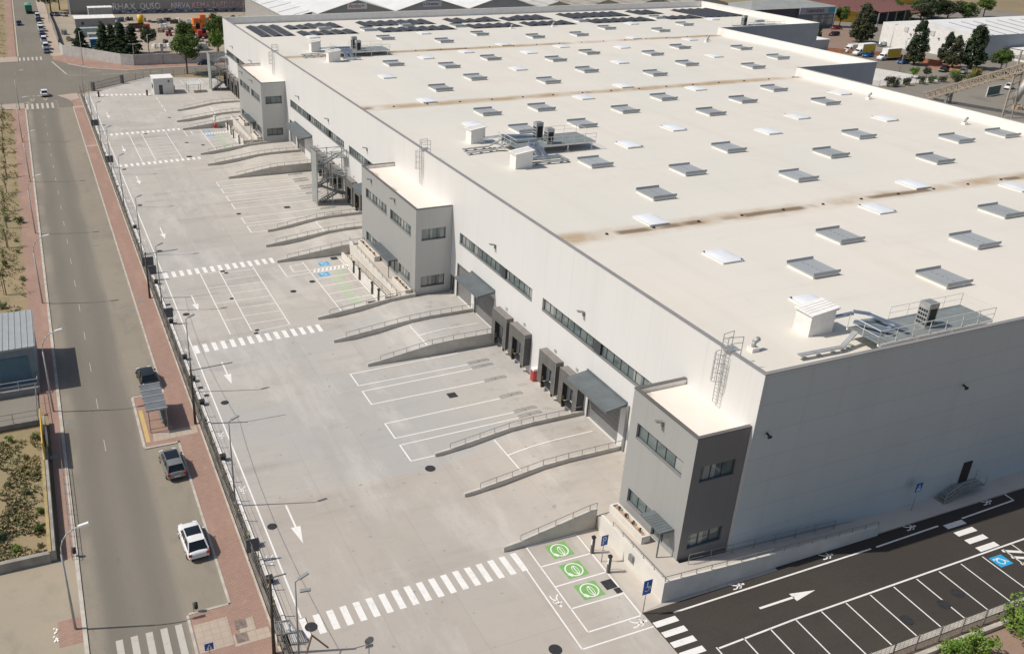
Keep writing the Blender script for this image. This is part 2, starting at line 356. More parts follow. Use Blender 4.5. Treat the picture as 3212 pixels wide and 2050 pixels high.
struct('road_junction', MB().poly([(-70,238.2),(-2.45,238.2),(-2.45,231),(7.9,231),(7.9,240),(4.9,245.2),(9.8,246.8),(25,259.6),(31,263.3),(60,263.5),(140,263.5),(215,262),(215,274),(60,274.2),(31,273.6),(24.9,273),(15.9,279.2),(9.9,288),(6.2,296.5),(6.2,560),(-2.9,560),(-2.9,295.2),(-70,294.5)], -.054), ROAD)
struct('parking_strip', MB().quad((4.7,54.2,-.045),(7.95,54.2,-.045),(7.95,231,-.045),(4.7,231,-.045)), STRIP)
m = MB()
m.prism([(7.95,20),(10.15,20),(10.15,244.3),(9.9,246.6),(5.0,245),(7.0,240.5),(7.95,236)], -.1, .02)
m.prism([(4.75,78.2),(7.95,78.2),(7.95,88.2),(4.75,88.2)], -.1, .02)
m.prism([(4.75,20),(7.95,20),(7.95,54.2),(4.75,54.2)], -.1, .02)
struct('brick_sidewalk', m, BRICK)
m = MB()
for a, b in ((-2.75,238), ): m.prism([(-5.0,112),(-2.75,112),(-2.75,232.5),(-5.4,232.5)], -.1, .02)
m.prism([(-4.35,88),(-2.75,88),(-2.75,112),(-5.0,112)], -.1, .02); m.prism([(-3.75,64.1),(-2.75,64.1),(-2.75,88),(-3.75,88)], -.1, .02)
m.prism([(-5.9,303.8),(-3.6,303.8),(-3.6,560),(-6.4,560)], -.1, .02); m.prism([(-4.4,54.3),(-2.75,54.3),(-2.75,57.0),(-4.4,57.0)], -.1, .024)
m.prism([(9.9,288.6),(16,279.7),(25,273.5),(31,274),(60,274.6),(215,274.4),(215,279),(60,277.0),(36,279.6),(27.5,280),(24.4,282.4),(16,294.4),(9.5,302),(6.4,302.5),(6.4,297)], -.1, .02)
struct('brick_pavement', m, BRICK)
m = MB()
m.prism([(-70,232.5),(-2.75,232.5),(-2.75,238),(-70,238)], -.1, .025); m.prism([(-70,295.3),(-3.2,296),(-3.2,303.8),(-70,303.4)], -.1, .025)
m.prism([(5.55,78.95),(9.9,79.05),(9.95,80.5),(5.7,80.4)], 0, .03); m.prism([(4.85,50.1),(7.3,50.1),(7.35,53.05),(4.85,53.0)], 0, .03); m.prism([(7.35,49.8),(10,49.9),(10,50.95),(7.38,51.0)], 0, .03)
m.prism([(7.95,52.2),(9.15,52.4),(9.1,50.98),(7.95,51.02)], 0, .034)
m.prism([(6.4,302.5),(9.4,302.2),(9.2,560),(6.4,560)], -.1, .018); m.prism([(4.9,244.9),(9.6,246.4),(9.9,240),(7.95,238)], 0, .03)
m.prism([(7.95,229.6),(10.1,229.6),(10.1,231.4),(7.95,231.4)], 0, .03); m.prism([(7.95,193),(10.1,193.2),(10.1,194.2),(7.95,194)], 0, .03)
struct('pale_pavement', m, PAVE)
struct('concrete_forecourt', MB().poly([(-60,20),(-2.75,20),(-2.75,54.3),(-4.4,54.3),(-4.4,57),(-2.75,57),(-2.75,64.1),(-60,64.1)], .015), ground_mat('sandy_concrete', (.40,.34,.255), (.35,.305,.235), (.25,.235,.19), .8, (.25,.12,1), None, .15))
struct('concrete_court', MB().poly([(-40,86.9),(-4.6,86.9),(-4.6,94.1),(-40,94.1)], .015), GREYG)
struct('ochre_bus_bay', MB().quad((4.9,79.05,.026),(5.3,79.05,.026),(5.3,85.4,.026),(4.9,85.4,.026)), MARKY)
m = MB()   # kerbs
m.box(-2.75,20,-.1,-2.45,232.5,.05); m.box(-3.2,303.8,-.1,-2.9,560,.05); m.prism([(7.75,54.4),(7.95,54.4),(7.95,78.2),(7.75,78.2)],-.1,.05); m.prism([(7.75,88.2),(7.95,88.2),(7.95,231),(7.75,231)],-.1,.05)
m.box(4.6,77.95,-.1,7.95,78.2,.05); m.box(4.5,78.2,-.1,4.75,88.2,.05); m.box(4.6,88.2,-.1,7.75,88.4,.05); m.box(4.55,20,-.1,4.75,54.2,.05); m.box(4.75,54.2,-.1,7.75,54.42,.05)
m.box(10.15,20,-.1,10.32,244.3,.06); m.box(6.15,303,-.1,6.4,560,.05)
m.box(-70,237.9,-.1,-2.75,238.2,.06); m.box(-70,294.8,-.1,-3.2,295.3,.06); m.prism([(25,273),(31,273.6),(60,274.2),(215,274),(215,274.4),(60,274.6),(31,274),(25,273.5)],-.1,.06)
m.prism([(9.9,288),(15.9,279.2),(25,273),(25,273.5),(16,279.7),(9.9,288.6)],-.1,.06)
struct('kerb', m, KERB)
struct('white_yard_kerb', MB().box(11.12,50,-.1,11.36,243.5,.14), M('white_kerb', (.74,.72,.69), .85, 0, .16, 1.2))
struct('planting_strip', MB().quad((10.32,20,-.03),(11.12,20,-.03),(11.12,243.8,-.03),(10.32,243.8,-.03)), ground_mat('strip_soil', (.14,.11,.085), (.10,.085,.065), (.055,.055,.04), .9, (.8,.3,1), None, .5, .95))
struct('charger_path', MB().poly([(37.1,42.05),(38.9,42.3),(38.9,52),(37.1,52)], .012), PATHM)
struct('sandy_yard', MB().poly([(9.6,308),(24.6,283),(28,280.4),(58,277.6),(86,300),(88,396),(10,396)], -.06), SAND)
struct('service_road', MB().poly([(215,262),(215,196),(244,192),(262,196),(300,150),(420,150),(420,320),(300,320),(262,284)], -.07), GREYG)
struct('works_yard', MB().poly([(141,40),(300,40),(300,150),(262,190),(200,189),(142,200)], -.075), GREYG)
struct('asphalt_access', MB().poly([(205,203),(244,203.5),(262,214),(262,241),(240,262),(205,262)], -.064), ROAD)
struct('planted_verge', MB().poly([(36.9,10),(145,10),(145,31.2),(36.9,31.2)], -.02), ground_mat('pinkish_gravel', (.36,.25,.19), (.31,.23,.17), (.22,.15,.12), .8, (.7,.7,1), None, .4, .95))
m = MB(); m.box(36.9,31.95,-.1,145,32.4,.10); m.box(36.9,31.0,-.1,62.6,31.22,.16)
struct('lot_kerb', m, KERB)
struct('gravel_bed', MB().quad((36.9,31.2,-.012),(145,31.2,-.012),(145,31.95,-.012),(36.9,31.95,-.012)), ground_mat('brown_gravel', (.20,.15,.115), (.24,.185,.15), (.12,.09,.07), .7, (2,2,1), None, .6, .95))
struct('side_sidewalk', MB().prism([(49,42.4),(145,42.9),(145,44.5),(49,44.5)], -.1, .12), PATHM)
# ------------------------------------------------------------------ painted markings
Z1 = .006
m = MB()
def zebra(x0, x1, n, y0, y1, y0b=None, y1b=None, w_=.53):
    for i in range(n):
        x = x0+(x1-x0)*i/(n-1); f = i/(n-1); a = y0+((y0b or y0)-y0)*f; b = y1+((y1b or y1)-y1)*f
        m.quad((x,a,Z1),(x+w_,a,Z1),(x+w_,b,Z1),(x,b,Z1))
zebra(11.22,30.5,19,48.75,50.75,49.4,51.65); zebra(12.68,27.75,15,95.95,98.05,96.5,98.5); zebra(12.68,27.75,15,119.48,121.6,120.0,122.0)
zebra(12.6,27.6,15,175.95,177.9,177.0,178.6); zebra(12.3,27.5,15,200.5,202.3,201.1,202.6); zebra(14.1,26.2,12,241.4,243.2,238.6,240.4)
struct('crosswalk', m, MARK)
m = MB()
for y0_, y1_, n, x0_, x1_, z in ((47.6,53.6,5,-.62,3.6,-.044),(231.4,237.2,6,-2.45,3.15,-.044),(297,302.6,6,-2.98,2.9,-.048)):
    for i in range(n):
        x = x0_+(x1_-x0_)*i/(n-1); m.quad((x,y0_,z),(x+.5,y0_,z),(x+.5,y1_,z),(x,y1_,z))
for i in range(19):
    y = 79+i*8.4; m.quad((1.05,y,-.044),(1.11,y,-.044),(1.11,y+2.2,-.044),(1.05,y+2.2,-.044))
for x in (-2.2,-.9,.4,1.6,2.9): m.quad((x,246,-.048),(x+.8,246,-.048),(x+.8,246.35,-.048),(x,246.35,-.048))
for x in (-.9,2.1):
    for a, b in (((x-.5,243),(x+.5,243)),((x+.5,243),(x,240)),((x,240),(x-.5,243))): m.strip(a, b, .16, -.046)
m.strip((5.9,293.4),(8.8,272.3),.35,-.046); m.strip((15,275.4),(18,274.9),.25,-.046); m.strip((17.7,269.5),(25,269.8),.22,-.046); m.strip((26,269.6),(33,269.4),.22,-.046); m.strip((9,271),(14,269.6),.22,-.046)
struct('street_markings', m, MARKOLD)
m = MB()
m.strip((12.5,50.9),(12.62,121.4),.15,Z1); m.strip((12.62,121.4),(12.45,241.3),.15,Z1)
# near car-park grids
for X in (17.46,20.1,24.9): m.strip((X,99.6),(X,119.5),.13,Z1)
for i in range(8):
    y = 101.6+i*2.45
    m.strip((20.1,y),(24.9,y),.1,Z1)
for y in (103.6,109,114.2,119.4): m.strip((17.46,y),(20.1,y),.1,Z1)
m.strip((20.1,99.1),(24.9,99.7),.1,Z1)
for X in (17.12,19.68,24.7): m.strip((X,178.5),(X,200.4),.13,Z1)
for i in range(8): m.strip((19.68,181+i*2.45),(24.7,181+i*2.45),.1,Z1)
for y in (183,188,193,198): m.strip((17.12,y),(19.68,y),.1,Z1)
# truck bays
for a, b in ((82.33,85.12),(78.14,81.04),(71.18,74.06),(66.98,69.88),(158.2,161.1),(154.1,156.9),(149.7,152.4),(145.3,148.2),(137.6,140.6),(133.3,136.3)):
    m.strip((27.9,a-.07),(27.9,b+.07),.15,Z1); m.strip((27.97,a),(41.4,a+.2),.13,Z1); m.strip((27.97,b),(41.4,b+.35),.13,Z1)
for a, b in ((235.6,232.6),(231.2,228.2),(227,224),(222.6,219.4)): m.strip((27.65,a),(27.65,b),.15,Z1)
# charger bays beside the near office block
for a, b in (((30.9,49.4),(30.6,40.5)),((30.6,40.5),(36.85,40.5)),((32.2,51.95),(31.9,41.8)),((31.9,41.8),(36.7,41.8)),((37.0,51.8),(36.65,41.8)),((32.15,49.35),(36.8,49.3)),((32.1,46.9),(36.8,46.9)),((32.0,44.35),(36.7,44.3)),((32.2,51.95),(37,51.85))): m.strip(a, b, .13, Z1)
# middle and far charger bays
for o in (0, 80.9):
    L = [((28.5,119.1),(28.5,114.35)),((28.5,114.35),(32.0,114.75)),((29.85,118),(29.85,115.75)),((29.85,115.75),(32,115.75)),((29.85,118),(32.1,118.2)),((32.0,118.9),(32.1,100.6)),((37.4,118.6),(37.6,101.6)),((32,115.7),(37.7,115.85)),((32,114.6),(37.8,114.65))]
    L += [((32.15,y),(37.45,y+.4)) for y in (112.2,109.6,106.9,104.3,101.8)]
    for a, b in L: m.strip((a[0],a[1]+o), (b[0],b[1]+o), .13, Z1)
    for i in range(9): m.strip((32.5+i*.6,114.68+o),(32.9+i*.6,115.72+o),.26,Z1)
for x in (36.7,39.1,41.75,44.1): m.strip((x,249.4),(x,254.9),.16,Z1)
m.strip((34.6,249.6),(37.5,249.3),.15,Z1)
struct('parking_lines', m, MARK)
m = MB(); Z2 = .002
for a, b in (((39.1,41.15),(59.3,41.25)),((59.9,41.25),(67.3,41.4)),((70.2,41.4),(77.05,41.6)),((77.05,41.6),(77.1,43)),((47.2,37.2),(76,37.45))): m.strip(a, b, .15, Z2)
for i in range(-5, 12):
    x = 44.86+i*2.495
    if 38 < x < 70.3: m.strip((x,37.1),(x-.2,32.55),.11,Z2)
m.strip((40,36.95),(47.2,37.2),.15,Z2)
for i in range(4): m.quad((36.95,40.85-i*1.07,Z2),(39.0,40.85-i*1.07,Z2),(39.0,40.3-i*1.07,Z2),(36.95,40.3-i*1.07,Z2)); m.quad((67.75,41.3-i*1.06,Z2),(70,41.3-i*1.06,Z2),(70,40.75-i*1.06,Z2),(67.75,40.75-i*1.06,Z2))
for i in range(6): m.strip((69.55,37.0-i*.85),(71.0,36.3-i*.85),.3,Z2)
m.strip((71.1,37.3),(70.9,32.6),.11,Z2)
struct('lot_lines', m, MARK)
m = MB()
def arrow(x, y0, y1, k=1.):
    s = 1 if y1 > y0 else -1; L = abs(y1-y0); hb = y1-s*min(2.3, L*.42)
    m.strip((x,y0),(x,hb),.17*k,Z1); m.add([(x-.42*k,hb,Z1),(x+.42*k,hb,Z1),(x,y1,Z1)], [(0,1,2)])
for x, a, b in ((15.0,64.6,59.1),(15.07,92.9,87.6),(15.06,112.6,107.6),(14.95,140.3,135),(14.88,169.4,164.1),(14.77,191.9,186.7),(14.66,222.9,216.8)): arrow(x, a, b)
m.strip((45.6,39.1),(49,39.1),.2,Z2+.004); m.add([(48.9,38.68,Z2+.004),(51.15,39.1,Z2+.004),(48.9,39.52,Z2+.004)], [(0,1,2)])
struct('lane_arrow', m, MARK)
m = MB()
def ped(x, y, a, s=1., z=Z1):
    c, q = math.cos(a), math.sin(a)
    T = lambda u, v: (x+s*(u*c-v*q), y+s*(u*q+v*c))
    h = T(0,.62); m.disc(h[0],h[1],z,.12*s,10)
    for p, r_, w_ in (((0,.48),(0,.02),.24),((0,.4),(.34,.12),.1),((.34,.12),(.3,-.05),.1),((0,.4),(-.34,.2),.1),((0,.05),(.28,-.3),.13),((.28,-.3),(.26,-.68),.12),((0,.05),(-.16,-.35),.13),((-.16,-.35),(-.42,-.6),.12)):
        m.strip(T(*p), T(*r_), w_*s, z)
for y in (58.1,68.2,77.8,87.2,97.1,106.7,116.4,126,135.6,145.4,155.2,164.8,174.5,184.5,195,206,218): ped(11.95, y, math.pi, .85)
ped(31.4,45.5,math.pi); ped(36.0,41.2,-math.pi/2)
for x, y in ((45.7,41.75),(55.1,41.9),(64.8,42.15),(74.4,42.3)): ped(x, y, -math.pi/2, .9, Z2)
struct('pedestrian_symbol', m, MARK)
g, wv, gp = MB(), MB(), MB()
def plug(mb, x, y, s=1., z=.012):
    mb.ring(x, y, z, .82*s, .12*s, 26)
    mb.ring(x+.1*s, y-.1*s, z+.002, .5*s, .09*s, 20, sx=.55, sy=1.1); mb.strip((x+.1*s,y+.4*s),(x+.1*s,y-.75*s),.09*s,z+.004); mb.strip((x-.72*s,y-.3*s),(x-.45*s,y-.65*s),.3*s,z+.004)
for x, y in ((34.62,50.6),(34.5,48.1),(34.4,45.6)):
    g.quad((x-.95,y-.85,Z1),(x+.95,y-.85,Z1),(x+.95,y+.85,Z1),(x-.95,y+.85,Z1)); plug(wv, x, y, .95)
for o in (0, 80.9):
    for x, y in ((36,113.6),(34.75,111.1),(34.8,108.5),(34.8,106),(34.8,103.5)): plug(gp, x, y+o, 1., Z1)
struct('charging_bay_paint', g, MARKG); struct('charging_symbol', gp, MARKGP)
b = MB()
for x, y, s in ((34.7,117.2,1),(33.6,113.5,1),(33.1,198.1,1),(33.3,194.1,1),(68.3,36.15,.95)):
    b.quad((x-.75*s,y-.62*s,Z1),(x+.75*s,y-.62*s,Z1),(x+.75*s,y+.62*s,Z1),(x-.75*s,y+.62*s,Z1))
    wv.ring(x-.05, y-.05, .012, .36, .09, 18); wv.strip((x+.2,y+.1),(x+.55,y-.3),.1,.014); wv.strip((x-.3,y+.3),(x+.15,y+.28),.12,.014); wv.disc(x-.45,y+.3,.014,.1,8)
struct('accessible_bay_paint', b, MARKB); struct('bay_symbol_paint', wv, MARK)
# ------------------------------------------------------------------ main warehouse
W = thing('warehouse', 'huge white flat-roofed logistics warehouse with rows of rooftop skylights and dock doors', 'warehouse', (FX,44.5,0))
PF = ('x', FX)
strips = [(55,76.68,[66.0,],9),(78.95,97.82,[86.0],8),(123,141.82,[133],8),(144.42,178.7,[153.6,166.2],14),(206,240.15,[218.8,228],14)]
doors = [(61.1,66.3,1.2,5.6),(87.7,92.7,1.1,5.1),(93.92,98.0,1.2,5.75),(127.5,132.6,1.2,5.6),(169.2,174.2,1.1,5.1),(175.4,179.5,1.2,5.75),(54.2,57.6,1.2,5.2),(99.0,99.95,1.2,3.4),(209.5,214.5,1.2,5.6)]
docks = [82.65,78.3,71.45,67.1,158.3,154.2,149.8,145.4,137.7,133.6,238.4,234.0,229.6,225.2]
wf = MB()
holes = [(a,b,8.6,10.05,.34) for a,b,_,_ in strips]+[(a,b,c,d,.3) for a,b,c,d in doors]+[(y+.85,y+2.65,1.25,4.1,.12) for y in docks]
hole_wall(wf, PF, 44.5, 242.5, -.1, H, holes)
wf.build('facade_wall', WHITE_F, W)
for a, b, dv, n in strips: window(W, PF, a, b, 8.6, 10.05, n*2, .34, [(d-.55,d+.55) for d in dv])
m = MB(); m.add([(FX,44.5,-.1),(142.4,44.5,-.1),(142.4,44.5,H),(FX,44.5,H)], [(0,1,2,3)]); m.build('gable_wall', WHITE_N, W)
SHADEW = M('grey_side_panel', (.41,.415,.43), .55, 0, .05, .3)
m = MB()
m.quad((142.4,143.2,-.1),(163.3,143.2,-.1),(163.3,143.2,H),(142.4,143.2,H)); m.build('step_wall', SHADEW, W)
m = MB(); m.quad((163.3,193.2,-.1),(196.2,193.2,-.1),(196.2,193.2,H),(163.3,193.2,H)); m.build('step_wall', SHADEW, W)
m = MB()
m.quad((142.4,44.5,-.1),(142.4,143.2,-.1),(142.4,143.2,H),(142.4,44.5,H)); m.quad((163.3,143.2,-.1),(163.3,193.2,-.1),(163.3,193.2,H),(163.3,143.2,H)); m.quad((196.2,193.2,-.1),(196.2,242.5,-.1),(196.2,242.5,H),(196.2,193.2,H))
m.quad((196.2,242.5,-.1),(FX,242.5,-.1),(FX,242.5,H),(196.2,242.5,H)); m.build('rear_wall', WHITE_F, W)
def roofz(y):
    k = [(44.5,15.95),(61,16.0),(78,15.72),(110,16.0),(142.35,15.72),(167,16.0),(192.2,15.72),(218,16.0),(242.5,15.75)]
    for (a, za), (b, zb) in zip(k, k[1:]):
        if a <= y <= b: return za+(zb-za)*(y-a)/(b-a)
    return 15.8
m = MB(); br = [44.8,61,78,110,142.35,143.4,167,192.2,193.4,218,242.2]
for a, b in zip(br, br[1:]):
    X = 142.1 if b <= 143.4 else 163.0 if b <= 193.4 else 195.9
    m.quad((FX+.3,a,roofz(a)),(X,a,roofz(a)),(X,b,roofz(b)),(FX+.3,b,roofz(b)))
roof = m.build('roof', ROOF, W)
# parapets: inner upstand faces and top
m = MB(); t = .3; outl = [(FX,44.5),(142.4,44.5),(142.4,143.2),(163.3,143.2),(163.3,193.2),(196.2,193.2),(196.2,242.5),(FX,242.5)]
inn = [(FX+t,44.5+t),(142.4-t,44.5+t),(142.4-t,143.2+t),(163.3-t,143.2+t),(163.3-t,193.2+t),(196.2-t,193.2+t),(196.2-t,242.5-t),(FX+t,242.5-t)]
for i in range(8):
    a, b = inn[i], inn[(i+1) % 8]; m.quad((b[0],b[1],15.5),(a[0],a[1],15.5),(a[0],a[1],H-.02),(b[0],b[1],H-.02))
par = m.build('parapet', WHITEP, W)
m = MB()
e = .04
def cop(a, b, w_in):
    x0, x1 = sorted((a[0],b[0])); y0, y1 = sorted((a[1],b[1])); m.box(x0,y0,H-.03,x1,y1,H+.05)
cop((FX-e,44.5-e),(FX+t+e,242.5+e),0); cop((FX+t+e,44.5-e),(142.4+e,44.5+t+e),0); cop((142.4-t-e,44.5+t+e),(142.4+e,143.2+t+e),0)
m.build('coping', COPING, W)
m = MB()
cop((142.4+e,143.2-e),(163.3-t-e,143.2+t+e),0); cop((163.3-t-e,143.2-e),(163.3+e,193.2+t+e),0); cop((163.3+e,193.2-e),(196.2-t-e,193.2+t+e),0); cop((196.2-t-e,193.2-e),(196.2+e,242.5+e),0); cop((FX+t+e,242.5-t-e),(196.2-t-e,242.5+e),0)
m.build('coping', WHITEP, W)
# skylights
def smoke_vent():
    m = MB(); a, b = 1.6, 1.72
    m.box(-a,-b,-.16,a,b,.26,0); m.box(-a-.06,-b-.06,.26,a+.06,b+.06,.34,1)
    for sx in (-1, 1):     # louvre frame with raised end flaps
        m.box(sx*a-.03*sx,-b,.34,sx*a+.05*sx,b,.38,1)
    for sy in (-1, 1):
        y = sy*b
        m.add([(-a-.1,y,.34),(a+.1,y,.34),(a+.1,y+sy*.10,.62),(-a-.1,y+sy*.10,.62),(-a-.1,y+sy*.14,.34),(a+.1,y+sy*.14,.34)], [(0,1,2,3),(5,4,3,2),(0,3,4),(1,5,2)], 1)
    for i in range(5): m.box(-.03,-b*.72+i*.6,.34,.03,-b*.72+i*.6+.34,.35,2)
    m.box(-.9,-b*.97,.34,-.88,b*.97,.348,1); m.box(.88,-b*.97,.34,.9,b*.97,.348,1)
    return m
def dome():
    m = MB(); a, b = 1.28, 1.66
    m.box(-a,-b,-.16,a,b,.22,0); n = 6; P = []; F = []
    for j in range(n+1):
        for i in range(n+1):
            u, v = i/n*2-1, j/n*2-1; P.append((u*(a+.05), v*(b+.05), .22+.17*(1-u**4)*(1-v**4)))
    for j in range(n):
        for i in range(n): q = j*(n+1)+i; F.append((q,q+1,q+n+2,q+n+1))
    m.add(P, F, 1, True); return m
GX = [62.3,68.2,78.2,90.5,102.9,115,127.9,138.1,140,151.6,165,152.8,179.4]
sk = """W62.3,55.5 G78.6,55.5 G68.3,61.8 G90.8,61.9 W62.3,67.9 G78.2,68.2 G103,68.1 W90.2,74.3 W114.6,74.7 W62.2,80.1 W102.7,80.2 G68.2,87.5 G90.6,87.6 G115.3,87.7 G78.2,94.5 G103.2,94.8 G128.2,94.9 G138.2,94.9 G68.3,101.4 G90.8,101.6 G115.4,101.5 W78.2,108 W103.5,107.8 W128.2,108.4 W90.6,114.2 W115.2,114.2 G67.8,120.7 G78.2,120.8 G103.2,121.1 G128.2,121.3 W62.2,126.3 G90.5,127.2 G115.1,127.3 W137.3,127.1 G67.8,133 G77.9,133.1 G102.8,133.5 G127.8,133.7 W89.6,138.7 W114,138.9 W62,144.8 W102.2,145.2 G68,152.5 G90.4,152.6 G114.8,152.8 G139.8,153.3 G78.2,159.3 G103.2,159.6 G127.8,159.7 G152.7,160.3 W62.5,165.4 W90.6,165.2 W115,165.6 W139.9,166 G78.3,171.6 G103.2,171.9 G128,172.1 G152.9,172.5 G68.4,177.3 G90.6,177.5 G115.1,177.7 G139.9,178.1 W78,183 W102.6,182.6 W127,182.7 W89.6,187.6 W114,187.9 W150.5,188.3 W102.3,194.3 W138.3,194.4 G90.5,201.7 G114.8,201.7 G127.2,201.8 G151.8,202 G78.5,208.8 G103.2,208.8 G140,209 G164.8,209.3 W90.5,214 W62.6,215.2 W151.4,214.6 W179.4,216 G79,222.2 G103.7,222.2 G140.4,222.3 G165.4,222.3 G69,227.6 G91,227""".split()
pG = pW = None
for s_ in sk:
    x, y = map(float, s_[1:].split(',')); z = roofz(y)
    src = pG if s_[0] == 'G' else pW
    if src is None:
        if s_[0] == 'G': o = pG = smoke_vent().build('smoke_vent', [WHITEP, SKYG, PVL], roof, True)
        else: o = pW = dome().build('skylight', [WHITEP, SKYW], roof, True)
    else: o = src.copy(); COL.objects.link(o); o.parent = roof
    o.location = Vector((x,y,z))-W.location
# small roof drains along the valleys, extractor cowls
rd = None
for ys, X in ((78,142),(142.35,142),(192.2,163)):
    x = 55
    while x < X:
        if rd is None: rd = MB().tube((0,0,-.15),(0,0,.14),.17,8).build('roof_drain', DARK, roof, True)
        else: rd = rd.copy(); COL.objects.link(rd); rd.parent = roof
        rd.location = Vector((x,ys,15.72))-W.location; x += 6.1
for x, y in ((138.3,121.3),(138.2,101.6),(115.3,215.2),(127.9,215.8),(151.8,183.6),(50.9,50.2),(154,186),(130,83)):
    z = roofz(y); m = MB(); m.box(x-.35,y-.35,z-.1,x+.35,y+.35,z+.35,0); m.tube((x,y,z+.35),(x,y,z+.8),.18,8,k=1); m.tube((x,y,z+.8),(x+.5,y+.1,z+.95),.22,8,k=1)
    m.build('roof_cowl', [WHITEP, STEEL], W)
# dock shelters
for y in docks:
    m = MB(); x0, x1, a, b = 46.0, FX+.02, y, y+3.5
    m.box(x0,a,4.45,x1,b,4.9,0); m.box(x0,a,.98,x1,a+.3,4.45,1); m.box(x0,b-.3,.98,x1,b,4.45,1)
    m.box(x0-.03,a+.02,3.55,x0+.05,b-.02,4.86,2); m.box(x0-.03,a+.02,1.0,x0+.05,a+.75,3.55,2); m.box(x0-.03,b-.75,1.0,x0+.05,b-.02,3.55,2)
    m.box(x0-.05,a,4.87,x0,b,4.94,3); m.box(x0-.05,a-.03,1.0,x0-.01,a+.04,4.9,3); m.box(x0-.05,b-.04,1.0,x0-.01,b+.03,4.9,3)
    sh = m.build('dock_shelter', [CURTOP, M('dock_hood_side', (.075,.074,.072), .7, 0, .1), CURTAIN, STEELD], W)
    d = MB(); pbox(d, PF, y+.85, y+2.65, 1.25, 4.1, .08, .12); d.build('dock_door', M('dark_dock_door', (.085,.10,.115), .5, 0, .2, .8), sh)
    d = MB(); d.box(46.3,y+.8,.86,FX-.01,y+2.7,1.2); d.box(46.1,y+.55,.5,46.5,y+.8,1.1); d.box(46.1,y+2.7,.5,46.5,y+2.95,1.1); d.build('dock_leveller', DARK, sh)
    d = MB(); d.box(FX-.06,y+1.55,5.15,FX-.005,y+1.95,5.5); d.build('dock_number_plate', STEEL, W)
    d = MB(); d.box(46.2,y+2.95,.6,46.35,y+3.12,1.75); d.box(46.2,y+.4,.6,46.35,y+.56,1.75); d.build('dock_bumper', MARKY, sh)
for a, b, c, d_ in doors:
    m = MB(); pbox(m, PF, a, b, c, d_, .22, .3)
    for i in range(1, int((d_-c)/.55)): pbox(m, PF, a+.05, b-.05, c+i*.55-.015, c+i*.55+.015, .205, .225)
    m.build('loading_door', DOORG if b-a > 1.5 else DARK, W)
    m = MB(); pbox(m, PF, a-.12, a, c-.05, d_+.1, -.04, .1); pbox(m, PF, b, b+.12, c-.05, d_+.1, -.04, .1); pbox(m, PF, a, b, d_, d_+.1, -.04, .1); m.build('door_frame', STEELD, W)
for a, b in ((60.05,67.0),(87.5,93.9),(126.6,133.4),(163.6,175.6)):
    m = MB(); n = 22
    m.add([(44.45,a-.15,5.72),(44.45,b-.2,5.72),(FX,b,5.95),(FX,a,5.95),(44.45,a-.15,5.98),(44.45,b-.2,5.98),(FX,b,6.25),(FX,a,6.25)], [(3,2,1,0),(4,5,6,7)[::-1],(0,1,5,4),(1,2,6,5),(3,0,4,7)])
    for i in range(n+1):
        y = a+(b-a)*i/n; m.bar((44.43,y-.17,5.985),(FX,y,6.255),.04,.03)
    m.box(FX-.12,a,6.2,FX+.01,b,6.42)
    m.build('canopy', CANOPY, W)
m = MB()
for y in (59.75,): m.box(FX-.16,y-.14,1.0,FX-.01,y+.14,6.2)
m.build('downpipe', STEELD, W)
for y in (68.7,88.1,110,132.7,153,172.1,190.5,212,232.2):
    z = 12.0; m = MB(); m.box(FX-.12,y-.14,z-.55,FX,y+.14,z-.05); m.bar((FX-.05,y,z-.1),(FX-.75,y+.1,z+.05),.42,.10); m.build('wall_lamp', STEELD, W)
for x in (48.2,69.4,92,115):
    m = MB(); m.bar((x,44.5,12.1),(x,44.1,12.0),.12,.12); m.bar((x-.18,44.1,11.95),(x+.18,44.1,11.95),.1,.2); m.build('floodlight', DARK, W)
for y in (48.8,110.4,190.5):   # caged roof ladders
    m = MB(); zb, zt = 12.75, H+1.25
    for dy in (-.28,.28): m.tube((FX-.3,y+dy,zb),(FX-.3,y+dy,zt),.035,5)
    z = zb
    while z < zt: m.tube((FX-.3,y-.28,z),(FX-.3,y+.28,z),.022,4); z += .32
    z = 15.0
    for z in (14.9,15.7,16.5,17.3):
        P = [(FX-.3-.75*math.sin(math.pi*i/6), y-.42*math.cos(math.pi*i/6), z) for i in range(7)]; m.path(P, .025, 4)
    for i in (1,2,3,4,5): m.tube((FX-.3-.75*math.sin(math.pi*i/6), y-.42*math.cos(math.pi*i/6), 14.9),(FX-.3-.75*math.sin(math.pi*i/6), y-.42*math.cos(math.pi*i/6), 17.3),.02,4)
    for dy in (-.55,.55): m.path([(FX-.3,y+dy*.6,zt),(FX+.9,y+dy,zt),(FX+.9,y+dy,16.0)], .03, 5); m.tube((FX-.2,y+dy*.8,zt-.5),(FX+.9,y+dy,zt-.5),.025,4)
    m.box(FX-.25,y-.5,H+.05,FX+.9,y+.5,H+.09)
    m.build('roof_ladder', STEEL, W)
# gable-side stair door
m = MB(); m.box(73.02,44.44,1.0,74.12,44.52,3.22); m.build('side_door', M('brown_black_door', (.03,.022,.022), .5, 0, .1), W)
